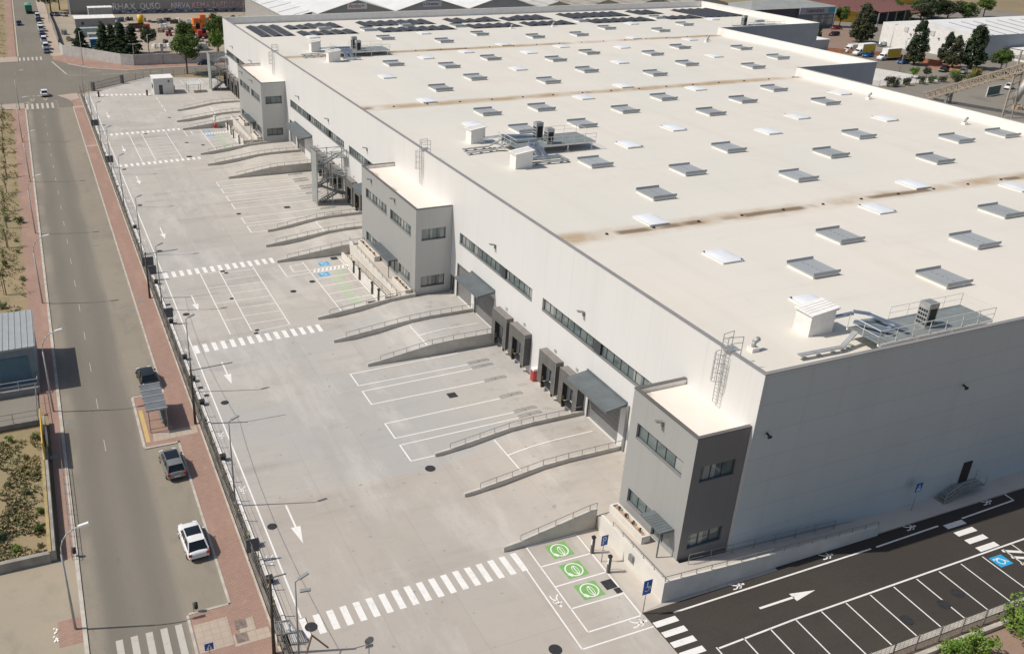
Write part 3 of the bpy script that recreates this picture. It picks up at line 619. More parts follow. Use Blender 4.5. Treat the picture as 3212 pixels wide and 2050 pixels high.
# ------------------------------------------------------------------ office blocks on the long facade
def office(y0, y1, label, near_mat, front_mat, up, low, canopy, door):
    B = thing('office_block', label, 'office block', (41.84,y0,0)); X = 41.84; T = 12.81
    pf, pn = ('x', X), ('y', y0)
    m = MB()
    hole_wall(m, pf, y0, y1, 0, T, [(a,b,8.63,10.05,.3) for a,b in up]+[(a,b,2.15,3.55,.3) for a,b in low]+[(door[0],door[1],1.3,3.5,.35)]); m.build('front_wall', front_mat, B)
    m = MB(); hole_wall(m, pn, X, FX-.01, 0, T, [(42.65,46.0,8.6,10.1,.25),(42.65,46.0,2.15,3.62,.25)]); m.build('end_wall', near_mat, B)
    m = MB(); m.quad((FX-.01,y1,0),(X,y1,0),(X,y1,T),(FX-.01,y1,T)); m.build('far_wall', front_mat, B)
    m = MB(); m.quad((X+.25,y0+.25,12.35),(FX,y0+.25,12.35),(FX,y1-.25,12.35),(X+.25,y1-.25,12.35)); m.build('roof', ROOFB, B)
    m = MB(); zz = T-.03
    m.quad((X+.25,y0+.25,12.3),(X+.25,y1-.25,12.3),(X+.25,y1-.25,zz),(X+.25,y0+.25,zz)); m.quad((X+.25,y1-.25,12.3),(FX-.01,y1-.25,12.3),(FX-.01,y1-.25,zz),(X+.25,y1-.25,zz)); m.quad((FX-.01,y0+.25,12.3),(X+.25,y0+.25,12.3),(X+.25,y0+.25,zz),(FX-.01,y0+.25,zz))
    m.build('parapet', WHITEP, B)
    m = MB(); m.box(X-.04,y0-.04,zz,X+.29,y1+.04,T+.06); m.box(X+.29,y0-.04,zz,FX-.02,y0+.29,T+.06); m.box(X+.29,y1-.29,zz,FX-.02,y1+.04,T+.06); m.build('coping', DKCOP, B)
    for a, b in up: window(B, pf, a, b, 8.63, 10.05, max(4, round((b-a)/1.15)), .3)
    for a, b in low: window(B, pf, a, b, 2.15, 3.55, max(2, round((b-a)/1.15)), .3)
    for v in ((8.6,10.1),(2.15,3.62)): window(B, pn, 42.65, 46.0, v[0], v[1], 3, .25)
    m = MB(); pbox(m, pf, door[0], door[1], 1.3, 3.5, .28, .33); 
    d = m.build('door', GLASS, B); m = MB()
    for u in (door[0], (door[0]+door[1])/2-.03, door[1]-.06): pbox(m, pf, u, u+.06, 1.3, 3.5, .22, .28)
    pbox(m, pf, door[0]+.06, door[1]-.06, 3.4, 3.5, .22, .27); m.build('door_frame', FRAME, d)
    a, b = canopy; m = MB(); m.box(X-1.35,a,3.62,X-.01,b,3.80)
    for i in range(int((b-a)/.3)): m.box(X-1.35,a+i*.3,3.80,X-.01,a+i*.3+.06,3.825)
    m.box(X-1.3,a+.05,1.3,X-1.22,a+.15,3.62); m.build('canopy', CANOPY, B)
    for y in ([48.9] if y1-y0 < 10 else [y0+(y1-y0)*.36, y0+(y1-y0)*.80]):
        m = MB(); m.box(X-.1,y-.12,11.5,X-.005,y+.12,12.0); m.bar((X-.05,y,11.95),(X-.7,y+.1,12.08),.38,.09); m.build('wall_lamp', STEELD, B)
    m = MB(); m.box(X-.012,y0+.0,0,X+.0,y0+.02,T-.1)
    return B
def roofb():
    t = NT('office_roof_membrane'); x = t.xyz()
    c = t.mix(t.ramp(t.noise(.4, 4), .3, .7), (.80, .725, .64), (.76, .69, .61))
    d = t.math('ADD', t.math('SUBTRACT', x[0], 42.1), t.math('MULTIPLY', t.math('SUBTRACT', t.noise((.6, .25, 1), 4), .5), 3.4))
    c = t.mix(t.math('MULTIPLY', t.ramp(d, .0, .9, 1, 0), t.ramp(t.noise((.15, .13, 1), 3, .5), .47, .60)), c, (.33, .245, .15))
    return t.fin(c, .6, 0, .3)
ROOFB = roofb()
office(44.78,52.95,'near grey three-storey office block with charcoal end wall at the warehouse corner',CHAR,GREY_B,[(45.9,51.95)],[(48.5,51.93)],(45.6,48.3),(45.95,48.3))
office(100.2,120.9,'middle grey office block between two ramps with mid-grey end wall and window bands',GREY_E,GREY_B,[(101.8,109.3),(110.6,119.15)],[(101.95,106.05),(113.7,119.05)],(106.4,113.4),(106.4,110.2))
office(182.0,203.3,'farthest grey office block on the long white facade near the stair tower',GREY_E,GREY_B,[(183.45,191),(192.4,201.65)],[(183.2,187.4),(196.2,201.7)],(187.8,195.6),(187.8,191.6))
# ------------------------------------------------------------------ ramps and their kerb walls
m = MB()
def ramp(y0, y1, x0=31.2, xe=46.86):
    P = [(x0,.004),(x0+3,.30),(38.5,1.0),(41,1.14),(xe,1.17)]
    for (a, za), (b, zb) in zip(P, P[1:]): m.quad((a,y0,za),(b,y0,zb),(b,y1,zb),(a,y1,za))
for a, b in ((52.3,59.95),(60.25,66.75),(86.4,93.0),(93.3,99.7),(120.1,126.35),(126.65,132.65),(162.5,171.8),(172.1,179.8),(201.1,208.15),(208.45,218.95)): ramp(a, b)
struct('loading_ramp', m, YARD)
m = MB()
for y in (60.4,86.0,): pass
L3 = [(36.5,61.0),(36.5,66.5)],[(36.5,63.6),(46,63.8)],[(38,86.6),(38,92.6)],[(38,89.6),(46,89.8)],[(38,127),(38,132.4)],[(37.5,209),(37.5,218)]
for a, b in L3:
    zz = lambda x: .30+(x-34.2)*.70/4.3 if x < 38.5 else 1.0+(x-38.5)*.14/2.5 if x < 41 else 1.15
    n = 8
    for i in range(n):
        p = [a[0]+(b[0]-a[0])*i/n, a[1]+(b[1]-a[1])*i/n]; q = [a[0]+(b[0]-a[0])*(i+1)/n, a[1]+(b[1]-a[1])*(i+1)/n]
        d = Vector((q[0]-p[0], q[1]-p[1])).normalized()*.07
        m.add([(p[0]-d.y,p[1]+d.x,zz(p[0])+.03),(p[0]+d.y,p[1]-d.x,zz(p[0])+.03),(q[0]+d.y,q[1]-d.x,zz(q[0])+.03),(q[0]-d.y,q[1]+d.x,zz(q[0])+.03)], [(0,1,2,3)])
struct('ramp_lines', m, MARK)
RW = [(52.15,30.15,39.0,'sloping concrete ramp wall with handrail just above the three green charging bays'),
 (60.1,30.3,46.86,'sloping ramp wall with handrail below the big canopy beside the near grey block'),
 (66.9,30.35,46.86,'sloping ramp wall running to the dock next to the largest grey canopy'),
 (86.15,30.3,46.86,'ramp wall along the upper edge of the four nearest truck bays'),
 (93.15,28.5,46.86,'long ramp wall between the two ramps below the middle office block'),
 (99.85,28.55,41.8,'ramp wall closing the lower side of the middle charging bays'),
 (119.9,28.5,41.8,'ramp wall closing the upper side of the middle charging bays'),
 (126.5,28.5,46.86,'first thin ramp wall above the middle charging bays'),
 (132.8,30.35,46.86,'ramp wall below the middle truck bays, with a handrail'),
 (162.4,30.4,46.86,'ramp wall above the middle truck bays by the steel stair tower'),
 (171.95,28.4,46.86,'thin ramp wall between the two ramps under the far canopy'),
 (179.95,28.5,42,'ramp wall closing the lower side of the farthest charging bays'),
 (200.85,28.5,42,'ramp wall behind the red and white post in the farthest charging area'),
 (208.3,28.4,46.86,'thin ramp wall left of the farthest office block, middle of three'),
 (219.1,30.25,46.86,'last thin ramp wall before the far truck bays and the white gatehouse')]
for y, x0, x1, lab in RW:
    t = thing('ramp_wall', lab, 'ramp wall', (x0,y,0), 'ramp walls along the truck yard')
    prof = [(x0,.36),(x0+1.6,.50),(38.3,1.42),(41,1.56),(x1,1.58)] if x1 > 41 else [(x0,.36),(x0+1.6,.50),(x1,1.62)]
    if y == 52.15: prof = [(x0,.5),(x0+1.6,.66),(38.3,1.95),(x1,2.0)]
    m = MB(); pts = [(a,z) for a, z in prof]; w_ = .13
    for (a, za), (b, zb) in zip(pts, pts[1:]):
        m.add([(a,y-w_,-.05),(b,y-w_,-.05),(b,y-w_,zb),(a,y-w_,za),(a,y+w_,-.05),(b,y+w_,-.05),(b,y+w_,zb),(a,y+w_,za)], [(0,1,2,3),(7,6,5,4),(3,2,6,7)])
    m.add([(x0,y-w_,-.05),(x0,y+w_,-.05),(x0,y+w_,prof[0][1]),(x0,y-w_,prof[0][1])], [(0,1,2,3)])
    m.add([(x1,y-w_,-.05),(x1,y+w_,-.05),(x1,y+w_,prof[-1][1]),(x1,y-w_,prof[-1][1])], [(3,2,1,0)])
    m.build('wall', RAMPW, t)
    m = MB(); rp = [(a,y,z) for a, z in pts[1:]]
    for a, b in zip(rp, rp[1:]):
        a, b = Vector(a), Vector(b); n = max(1, round((b-a).length/1.55))
        for i in range(n+1): p = a.lerp(b, i/n); m.tube(p, p+Vector((0,0,.55)), .028, 5)
        m.tube(a+Vector((0,0,.55)), b+Vector((0,0,.55)), .032, 5)
    m.build('handrail', STEELD, t)
# ------------------------------------------------------------------ entrance platform at the near block
struct('entrance_platform', MB().prism([(39.05,42.55),(61,42.55),(61,44.5),(46,44.5),(46,44.77),(41.83,44.77),(41.83,52.1),(39.05,52.1)], 0, .02), PATHM)
m = MB(); m.prism([(39.05,42.6),(41.9,42.6),(41.9,44.77),(41.83,52.0),(39.05,52.0)], .02, 1.28)
m.add([(41.9,42.6,1.28),(61,42.6,.13),(61,44.45,.13),(41.9,44.45,1.28)], [(0,1,2,3)]); struct('access_ramp', m, PATHM)
t = thing('retaining_wall', 'white L-shaped retaining wall and ramp parapet wrapping the near office entrance', 'retaining wall', (38.9,42.4,0))
m = MB(); m.box(38.82,42.35,0,39.06,51.2,2.0)
m.add([(39.06,42.35,0),(61.2,42.35,0),(61.2,42.35,.95),(39.06,42.35,2.0),(39.06,42.58,0),(61.2,42.58,0),(61.2,42.58,.95),(39.06,42.58,2.0)], [(0,1,2,3),(7,6,5,4),(3,2,6,7),(1,5,6,2)])
m.build('wall', CREAMW, t)
m = MB(); railing(m, [(38.95,49.6,2.0),(38.95,42.47,2.0),(61.1,42.47,.96)], .45, 1.5, .03, False); railing(m, [(42.5,44.15,1.28),(58,44.15,.3)], .9, 2.2, .03); m.build('handrail', STEELD, t)
m = MB(); m.box(38.6,46.2,.9,38.81,46.7,1.5); m.build('meter_cabinet', STEELD, t)
def planter(x0, x1, y0, y1, zt, label):
    t = thing('planter', label, 'planter', (x0,y0,0)); w_ = .16; m = MB()
    m.box(x0,y0,0,x0+w_,y1,zt); m.box(x1-w_,y0,0,x1,y1,zt); m.box(x0+w_,y0,0,x1-w_,y0+w_,zt); m.box(x0+w_,y1-w_,0,x1-w_,y1,zt); m.build('wall', CREAMW, t)
    MB().quad((x0+w_,y0+w_,zt-.18),(x1-w_,y0+w_,zt-.18),(x1-w_,y1-w_,zt-.18),(x0+w_,y1-w_,zt-.18)).build('soil', M('pale_soil', (.42,.30,.22), .95, 0, .15, 3), t)
    m = MB()
    for i in range(4):
        y = y0+(y1-y0)*(.18+.22*i); x = (x0+x1)/2
        for k in range(7):
            a = rnd.uniform(0,6.3); m.add([(x,y,zt-.2),(x+.22*math.cos(a),y+.22*math.sin(a),zt+.12),(x+.14*math.cos(a+.8),y+.14*math.sin(a+.8),zt+.16)], [(0,1,2)])
    m.build('seedling', LEAFO, t)
planter(40.35,41.2,47.5,52.2,1.98,'low cream planter with sparse plants against the near office block')
for o, tg in ((0,'middle'),(82.4,'farthest')):
    y0, y1 = 100.3+o, 120.6+o
    m = MB(); m.prism([(39.6,y0),(41.83,y0),(41.83,y1),(39.6,y1)], 0, 1.27)
    m.add([(37.95,y0,.9),(39.5,y0,.9),(39.5,y1-2,.05),(37.95,y1-2,.05)], [(0,1,2,3)]); struct('entrance_platform', m, PATHM)
    t = thing('retaining_wall', 'white stepped walls with handrails in front of the %s office block' % tg, 'retaining wall', (38,y0,0)); m = MB()
    for x, a, za, b, zb in ((37.75,y0,1.55,y1-2.2,.95),(39.42,y0+.4,1.5,y1-.6,2.0)):
        m.add([(x,a,0),(x,b,0),(x,b,zb),(x,a,za),(x+.2,a,0),(x+.2,b,0),(x+.2,b,zb),(x+.2,a,za)], [(0,1,2,3)[::-1],(7,6,5,4)[::-1],(3,2,6,7)[::-1],(0,3,7,4),(1,5,6,2)])
    m.box(37.95,y0+.4,0,39.42,y0+.6,1.3); m.build('wall', CREAMW, t)
    m = MB(); railing(m, [(37.85,y0,1.55),(37.85,y1-2.4,.96)], .35, 2.2, .035, False); railing(m, [(39.5,y0+.5,1.5),(39.5,y1-.8,2)], .55, 1.8, .03, False); railing(m, [(38.7,y0+.6,.9),(38.7,y1-4,.2)], .9, 3, .03); m.build('handrail', STEELD, t)
    planter(40.75,41.6,112.6+o,119.6+o,1.98,'long cream planter left of the entrance of the %s office block' % tg)
    planter(40.75,41.6,100.8+o,105.6+o,1.75,'cream planter right of the entrance of the %s office block' % tg)
# ------------------------------------------------------------------ steel stair towers
def stair_tower(x0, x1, y0, y1, h, label):
    t = thing('stair_tower', label, 'stair tower', ((x0+x1)/2,(y0+y1)/2,0)); m = MB()
    for x in (x0,(x0+x1)/2,x1):
        for y in (y0,y1): m.box(x-.07,y-.07,0,x+.07,y+.07,h)
    for z in (h-.15,h*.5,h-1.2):
        for y in (y0,y1): m.bar((x0,y,z),(x1,y,z),.08,.1)
        for x in (x0,x1): m.bar((x,y0,z),(x,y1,z),.08,.1)
    m.build('frame', STEEL, t)
    m = MB(); m.box(x0-.1,y0-.05,.3,x0-.06,y1+.05,h); m.build('mesh_screen', M('grey_green_mesh', (.30,.325,.31), .6, .1, .08), t)
    m = MB(); n = 5; lv = [h*i/n*.86 for i in range(n+1)]; ra = MB(); ym = (y0+y1)/2
    for i in range(n):
        za, zb = lv[i], lv[i+1]; ya, yb = (y0+.05, ym-.05) if i % 2 else (ym+.05, y1-.05)
        xa, xb = (x0+1.0, x1-1.0) if i % 2 == 0 else (x1-1.0, x0+1.0); s = 9
        for k in range(s):
            f = (k+.5)/s; x = xa+(xb-xa)*f; m.box(x-.16,ya,za+(zb-za)*f,x+.16,yb,za+(zb-za)*f+.05)
        for y in (ya, yb):
            m.bar((xa,y,za),(xb,y,zb),.05,.22); ra.tube((xa,y,za+.95),(xb,y,zb+.95),.03,5); ra.tube((xa,y,za+.5),(xb,y,zb+.5),.022,4)
        xl, xr = (x1-1.0,x1) if i % 2 == 0 else (x0,x0+1.0); m.box(xl,y0,zb-.05,xr,y1,zb+.02)
        ra.path([(xl,y0,zb+1),(xr,y0,zb+1)], .03, 5); ra.path([(xl,y1,zb+1),(xr,y1,zb+1)], .03, 5)
        xo = xr if i % 2 == 0 else xl; ra.tube((xo,y0,zb+1),(xo,y1,zb+1),.03,5)
    m.build('stair_flights', STEELD, t); ra.build('handrail', STEEL, t)
stair_tower(41.35,46.6,142.2,145.0,9.2,'tall galvanised fire stair tower between the middle docks and the middle office block')
stair_tower(42.25,46.6,238.9,242.3,9.2,'farther galvanised fire stair tower at the far corner of the warehouse')
t = thing('metal_steps', 'short metal steps with landing at the dark side door of the gable wall', 'steps', (72.5,43.8,0)); m = MB()
for i in range(5): m.box(70.2+i*.38,43.35,.15+i*.18,70.6+i*.38,44.4,.2+i*.18)
m.box(72.1,43.35,.95,75.2,44.42,1.02); m.bar((70.2,43.36,.15),(72.1,43.36,1.0),.05,.2); m.build('treads', STEELD, t)
m = MB(); railing(m, [(70.3,43.38,.2),(72.1,43.38,1.0),(75.2,43.38,1.0),(75.2,44.4,1.0)], .95, 1.0, .025); m.build('handrail', STEEL, t)
# ------------------------------------------------------------------ solar arrays
def solar(x0, n, y0, y1, label, short=None):
    t = thing('solar_array', label, 'solar panels', (x0,y0,15.8), 'solar arrays at the far end of the roof'); p = 2.86
    for i in range(n):
        a, b = y0, y1
        if short and i in short: b = y0+(y1-y0)*short[i]
        xa = x0+i*p; m = MB(); zb = roofz((a+b)/2)+.12; zt = zb+.34; xm, xe = xa+1.35, xa+2.62
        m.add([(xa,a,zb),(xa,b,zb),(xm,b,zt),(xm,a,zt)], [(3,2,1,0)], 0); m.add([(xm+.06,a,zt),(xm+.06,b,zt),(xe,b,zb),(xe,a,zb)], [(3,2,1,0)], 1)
        for k in range(int((b-a)/1.14)+1):
            y = min(a+k*1.14, b-.02); m.add([(xa,y-.02,zb+.012),(xa,y+.02,zb+.012),(xm,y+.02,zt+.012),(xm,y-.02,zt+.012)], [(3,2,1,0)], 2)
        m.bar((xa-.1,a-.05,zb-.06),(xe+.1,a-.05,zb-.06),.1,.1,2); m.bar((xa-.1,b+.05,zb-.06),(xe+.1,b+.05,zb-.06),.1,.1,2)
        m.add([(xa,a,zb),(xe,a,zb),(xm,a,zt)], [(0,1,2)], 3)
        m.build('panel_row', [PV, PVL, STEELD, DARK], t)
solar(51.0,3,218.2,235.2,'leftmost solar array of three long rows near the roof corner')
solar(60.5,5,228.3,235.9,'second solar array of the back line, five short rows',{0:.75,1:.75}); solar(60.8,5,217.4,223.3,'leftmost solar array of the front line, five rows',{1:.85})
solar(80.2,7,228.2,236.0,'third solar array of the back line, seven rows'); solar(81.1,7,217.3,223.2,'second solar array of the front line, seven rows')
solar(105,5,228.1,235.6,'solar array in the middle of the back line, five rows',{2:.7,3:.7}); solar(105.7,5,217.2,223.2,'third solar array of the front line, five rows'); solar(121.0,5,227.9,236.0,'fifth solar array of the back line, five rows',{0:.7,1:.7})
solar(121.9,5,217.2,223.3,'fourth solar array of the front line, five rows'); solar(140.8,7,228.3,236.7,'sixth solar array of the back line, seven rows'); solar(141.6,7,217.3,223.4,'fifth solar array of the front line, seven rows')
solar(164.7,3,229.8,237.4,'small solar array of three rows near the back right corner'); solar(166.9,4,218.2,223.3,'last solar array of the front line, four rows'); solar(179.9,5,219.1,235.9,'rightmost solar array of long rows against the right parapet')
# ------------------------------------------------------------------ rooftop plant
def plant(yd, xs, xe, y0, y1, label, ac, ducts, trays, zd=1.15):
    t = thing('plant_platform', label, 'rooftop plant', ((xs+xe)/2,(y0+y1)/2,15.9), 'raised plant platforms on the warehouse roof'); zr = roofz((y0+y1)/2); z = zr+zd
    m = MB(); m.box(xs,y0,z-.05,xe,y1,z)
    n = 12
    for i in range(n): m.bar((xs+(xe-xs)*i/n,y0,z+.01),(xs+(xe-xs)*i/n,y1,z+.01),.05,.03)
    m.build('deck', M('grating_deck', (.235,.26,.255), .6, .2, .1, 1.), t)
    m = MB()
    for y in (y0,y1): m.bar((xs,y,z-.15),(xe,y,z-.15),.12,.22)
    for i in range(4):
        x = xs+.5+(xe-xs-1)*i/3
        for y in (y0+.15,y1-.15): m.box(x-.07,y-.07,zr-.1,x+.07,y+.07,z-.2); m.box(x-.22,y-.22,zr-.1,x+.22,y+.22,zr+.12)
    m.build('frame', WHITEP, t)
    m = MB(); railing(m, [(xs,y1,z),(xs,y0,z),(xe,y0,z)], 1.1, 1.75, .035); railing(m, [(xs+(xe-xs)*.35,y1,z),(xe,y1,z),(xe,y0,z)], 1.1, 2.2, .022); m.build('guard_rail', M('pale_rail', (.62,.63,.60), .5, .2, .05), t)
    for x, y, h in ac:
        m = MB(); m.box(x-.55,y-.5,z+.02,x+.55,y+.5,z+h,0); m.box(x-.35,y-.52,z+.25,x+.42,y-.5,z+h*.78,1)
        for k in range(4):
            for q in range(4): m.box(x-.57,y-.42+q*.22,z+.3+k*h*.17,x-.55,y-.26+q*.22,z+.3+k*h*.17+h*.1,1)
        m.box(x-.4,y-.32,z+h,x+.4,y+.32,z+h+.02,2); m.build('condenser_unit', [STEEL, DARK, STEELD], t)
    m = MB()
    for a, b, w_, hh in ducts: m.bar((a[0],a[1],zr+a[2]),(b[0],b[1],zr+b[2]),w_,hh)
    m.build('ducts', DUCT, t)
    m = MB()
    for a, b in trays:
        m = MB(); m.bar((a[0],a[1],zr+a[2]),(b[0],b[1],zr+b[2]),.4,.12); L = (Vector(b)-Vector(a)).length
        for i in range(3): p = Vector(a).lerp(Vector(b), (i+.5)/3); m.box(p.x-.2,p.y-.2,zr-.05,p.x+.2,p.y+.2,zr+max(.1,p.z-zr-.05))
        m.build('cable_tray', STEEL, t)
    return t
def kiosk(x0, x1, y0, y1, h, label):
    z = roofz((y0+y1)/2)-.02; t = thing('roof_kiosk', label, 'roof kiosk', ((x0+x1)/2,(y0+y1)/2,z), 'small white kiosks on the warehouse roof')
    m = MB(); m.add([(x0,y0,z),(x1,y0,z),(x1,y1,z),(x0,y1,z),(x0,y0,z+h*.86),(x1,y0,z+h),(x1,y1,z+h),(x0,y1,z+h*.86)], [(0,1,5,4),(1,2,6,5),(2,3,7,6),(3,0,4,7),(4,5,6,7)]); m.build('walls', WHITEP, t)
    m = MB(); e = .18; za, zb = z+h*.86-.02, z+h+.03
    m.add([(x0-e,y0-e,za),(x1+e,y0-e,zb),(x1+e,y1+e,zb),(x0-e,y1+e,za),(x0-e,y0-e,za+.1),(x1+e,y0-e,zb+.1),(x1+e,y1+e,zb+.1),(x0-e,y1+e,za+.1)], [(3,2,1,0),(4,5,6,7),(0,1,5,4),(1,2,6,5),(2,3,7,6),(3,0,4,7)])
    for i in range(1,5): y = y0+(y1-y0)*i/5; m.bar((x0-e,y,za+.12),(x1+e,y,zb+.12),.05,.05)
    m.build('roof', WHITEP, t); MB().box(x1+.002,y0+.3,z+.3,x1+.03,y0+1.0,z+h*.8).build('door', STEEL, t)
plant(0,59.6,72.7,45.9,49.1,'near raised plant platform with one tall condenser by the gable parapet',[(66.0,47.1,2.2)],
  [((60.3,49.2,1.5),(61.9,46.6,1.5),.5,.16),((61.3,50.3,1.8),(62.3,49.4,1.8),.45,.14),((62.2,49.6,1.75),(63.2,46.4,1.55),.4,.14),((60.9,49.3,1.3),(63.0,49.0,1.3),.35,.3),((58.9,51.3,.9),(61.2,50.2,1.7),.4,.18),((61.6,47.2,1.3),(62.9,47.6,1.3),.35,.3),((60.4,47.4,1.25),(61.0,46.8,1.25),.3,.2)],
  [((53.2,47.6,.45),(57.6,47.5,.45)),((57.6,47.5,.45),(59.5,48.1,1.2))])
kiosk(57.0,59.6,50.5,52.3,2.3,'white roof kiosk beside the near plant platform')
plant(0,59.7,72.4,107.9,113.2,'middle raised plant platform with two condensers and a bright duct chute',[(65.0,111.5,2.4),(65.3,108.9,2.1)],
  [((60,113.0,1.5),(64.2,111.5,1.5),.8,.5),((60.2,110.5,1.4),(64,110.6,1.4),.7,.4),((62.1,108.6,1.6),(61.9,105.4,.5),.55,.3),((62.9,108.5,1.6),(62.9,105.3,.5),.55,.3),((60.2,104.6,.5),(64.6,104.5,.5),.9,.3),((58.7,116,.6),(60.8,113.4,1.5),.4,.3)],
  [((53.8,112.6,.3),(58.0,112.9,.3)),((58,112.9,.3),(59.8,112.4,1.3)),((53.5,110.6,.3),(58.4,111.2,.3)),((58.4,111.2,.3),(59.8,110.8,1.3)),((59.6,103.5,.25),(65.2,103.2,.25)),((65.2,103.2,.25),(65.3,106.4,.25))])
kiosk(56.7,58.9,115.9,117.7,2.3,'white roof kiosk behind the middle plant platform'); kiosk(56.8,59.3,102.5,104.2,2.3,'white roof kiosk in front of the middle plant platform')
plant(0,60.2,72.0,188.9,193.8,'farthest raised plant platform with two dark condensers',[(65.0,192.2,2.5),(64.9,189.2,2.2)],
  [((60,192.5,1.4),(64,191.8,1.4),.9,.5),((60.4,190.4,1.3),(63.6,190.2,1.3),.8,.5),((61.6,189,1.6),(61.4,186,.5),.7,.3),((62.6,189,1.6),(62.7,186,.5),.6,.3),((60.2,185.3,.5),(64,185.2,.5),.9,.3),((58.8,197,.7),(60.8,193.6,1.4),.5,.35)],
  [((53.4,193.0,.3),(58.2,193.6,.3)),((53,190.3,.3),(58,190.6,.3)),((58.2,193.4,.3),(60,192.6,1.3))])
kiosk(56.8,58.9,196.7,198.6,2.3,'white roof kiosk behind the farthest plant platform'); kiosk(56.7,59.2,183.8,185.6,2.3,'white roof kiosk in front of the farthest plant platform')
plant(0,172,186,195,199,'low plant platform beside the step in the far right parapet',[(174.5,197.5,2.6)],[((176,197,1.2),(181,197.4,1.2),1,.6),((178,197,2.2),(180.5,197,2.2),.8,.5)],[((166,196.5,.4),(171.5,196.8,.6))])
# ------------------------------------------------------------------ yard furniture
GUI = None
gl = [(85.99,'highest of the near bays, right below the ramp wall'),(82.75,'second pair from the near ramp wall, left line'),(81.65,'second pair from the near ramp wall, right line'),(78.45,'above the square drain cover'),(74.66,'below the square drain cover'),(71.5,'third pair from the big canopy'),(70.45,'second pair from the big canopy'),(67.6,'against the ramp wall of the big canopy'),
 (160.9,'far end of the middle truck bays'),(157.8,'second from the far end of the middle bays'),(156.6,'third from the far end of the middle bays'),(153.5,'fourth from the far end of the middle bays'),(152.2,'middle of the middle truck bays'),(149.2,'just beyond the stair tower, far side'),(140.5,'right of the stair tower'),(137.2,'second right of the stair tower'),(133.6,'last pair against the ramp wall by the stair tower')]
for y, lab in gl:
    if GUI is None:
        t = thing('wheel_guide', '', 'wheel guide', (0,0,0), 'steel wheel guides at the dock bays')
        for nm, dx in (('guide_tube',0),('guide_tube',1.35)):
            m = MB(); P = [(dx,-.11,0),(dx,-.11,.16),(dx+1.25,-.11,.16),(dx+1.25,.11,.16),(dx,.11,.16),(dx,.11,0)] if dx else [(0,-.28,0),(0,-.28,.16),(1.3,-.11,.16),(1.3,.11,.16),(0,-.02,.16),(0,-.02,0)]
            m.path(P, .035, 6); m.build(nm, STEEL, t)
        GUI = reg(t); t.location = (41.3,y,0); t['label'] = 'steel wheel guide, '+lab
    else: dup(GUI, (41.3,y,0), 0, 'steel wheel guide, '+lab)
cov = [('r',29.14,65.18,.5,'round cover in front of the ramp wall below the near truck bays'),('r',13.14,62.16,.42,'round cover by the lane line next to the big near arrow'),('r',12.95,49.75,.48,'round cover overlapping the first stripes of the nearest crosswalk'),('r',28.77,41.2,.5,'round cover at the bottom edge near the charging-bay outline'),
 ('q',36.2,45.6,.5,'large square cover in the third green charging bay'),('s',36.5,44.75,.28,'small square cover under the large one in the charging bay'),('r',13.56,83.9,.42,'round cover beside the second shadow pole in the yard'),('s',11.75,87.94,.25,'small dark drain left of the lane line, upper of two near the wooden pole'),('s',12.05,86.05,.25,'small dark drain left of the lane line, lower of two near the wooden pole'),
 ('r',13.41,107,.42,'round cover beside the arrow at the small car park'),('s',11.9,109.1,.25,'small drain left of the lane line, lower one by the car park'),('s',11.75,110.7,.28,'small drain left of the lane line, upper one by the car park'),('r',13.44,130.1,.42,'round cover just above the third crosswalk by the lane line'),('r',13.38,152.3,.42,'round cover by the lane line beside the middle truck bays'),('r',13.3,174.5,.42,'round cover by the lane line just below the fourth crosswalk'),
 ('r',27.95,142.6,.4,'round cover at the mouth of the middle truck bays'),('s',20.56,119.4,.3,'square cover on the top line of the small car park'),('s',20.9,118.6,.25,'smaller square cover just inside the small car park'),('s',19.81,109.8,.25,'square cover on the inner line of the small car park'),('q',36.26,143.2,.5,'square cover in the truck bays below the stair tower'),('r',31.3,111.6,.42,'round cover near the blue accessible bays'),('r',28.0,109.3,.42,'round cover left of the green charging rings'),
 ('q',36.7,118.7,.5,'square cover behind the blue accessible bays'),('q',36.7,102.2,.55,'square cover at the lower end of the green charging rings'),('s',35.66,101.5,.25,'small square cover by the ramp wall under the green charging rings'),('s',20.45,98.8,.25,'square cover above the second crosswalk, left'),('s',20.74,99.5,.25,'square cover above the second crosswalk, right'),('q',36.7,76.85,.5,'large square cover in the middle of the near truck bays'),
 ('r',12.9,210.5,.4,'round cover by the lane line in the far part of the yard'),('r',27.5,213.2,.4,'round cover in front of the far ramp walls'),('r',27.5,190.1,.4,'left round cover by the far car park'),('r',30.3,187.1,.4,'right round cover by the far charging bays'),('s',20.5,199.9,.3,'square cover on the top line of the far car park'),('q',26.2,179.3,.5,'large cover on the fourth crosswalk'),('r',36.8,200.6,.5,'dark cover behind the farthest accessible bay'),
 ('r',61.5,34.7,.5,'round cover in the right-hand asphalt bays, highest of three'),('r',59.4,34.2,.5,'round cover on a bay line in the asphalt lot'),('r',55.3,34.0,.5,'round cover in the asphalt bays, lowest of three')]
for k, x, y, r_, lab in cov:
    m = MB()
    if k == 'r': m.prism([(x+r_*math.cos(2*math.pi*i/22), y+r_*math.sin(2*math.pi*i/22)) for i in range(22)], -.02, .018); m.ring(x,y,.021,r_*.72,.04,20)
    else:
        m.box(x-r_,y-r_,-.02,x+r_,y+r_,.018)
        if r_ > .4: m.box(x-.015,y-r_*.95,.018,x+.015,y+r_*.95,.022)
    tag(m.build('manhole_cover', IRON), 'black '+lab, 'manhole cover', None)
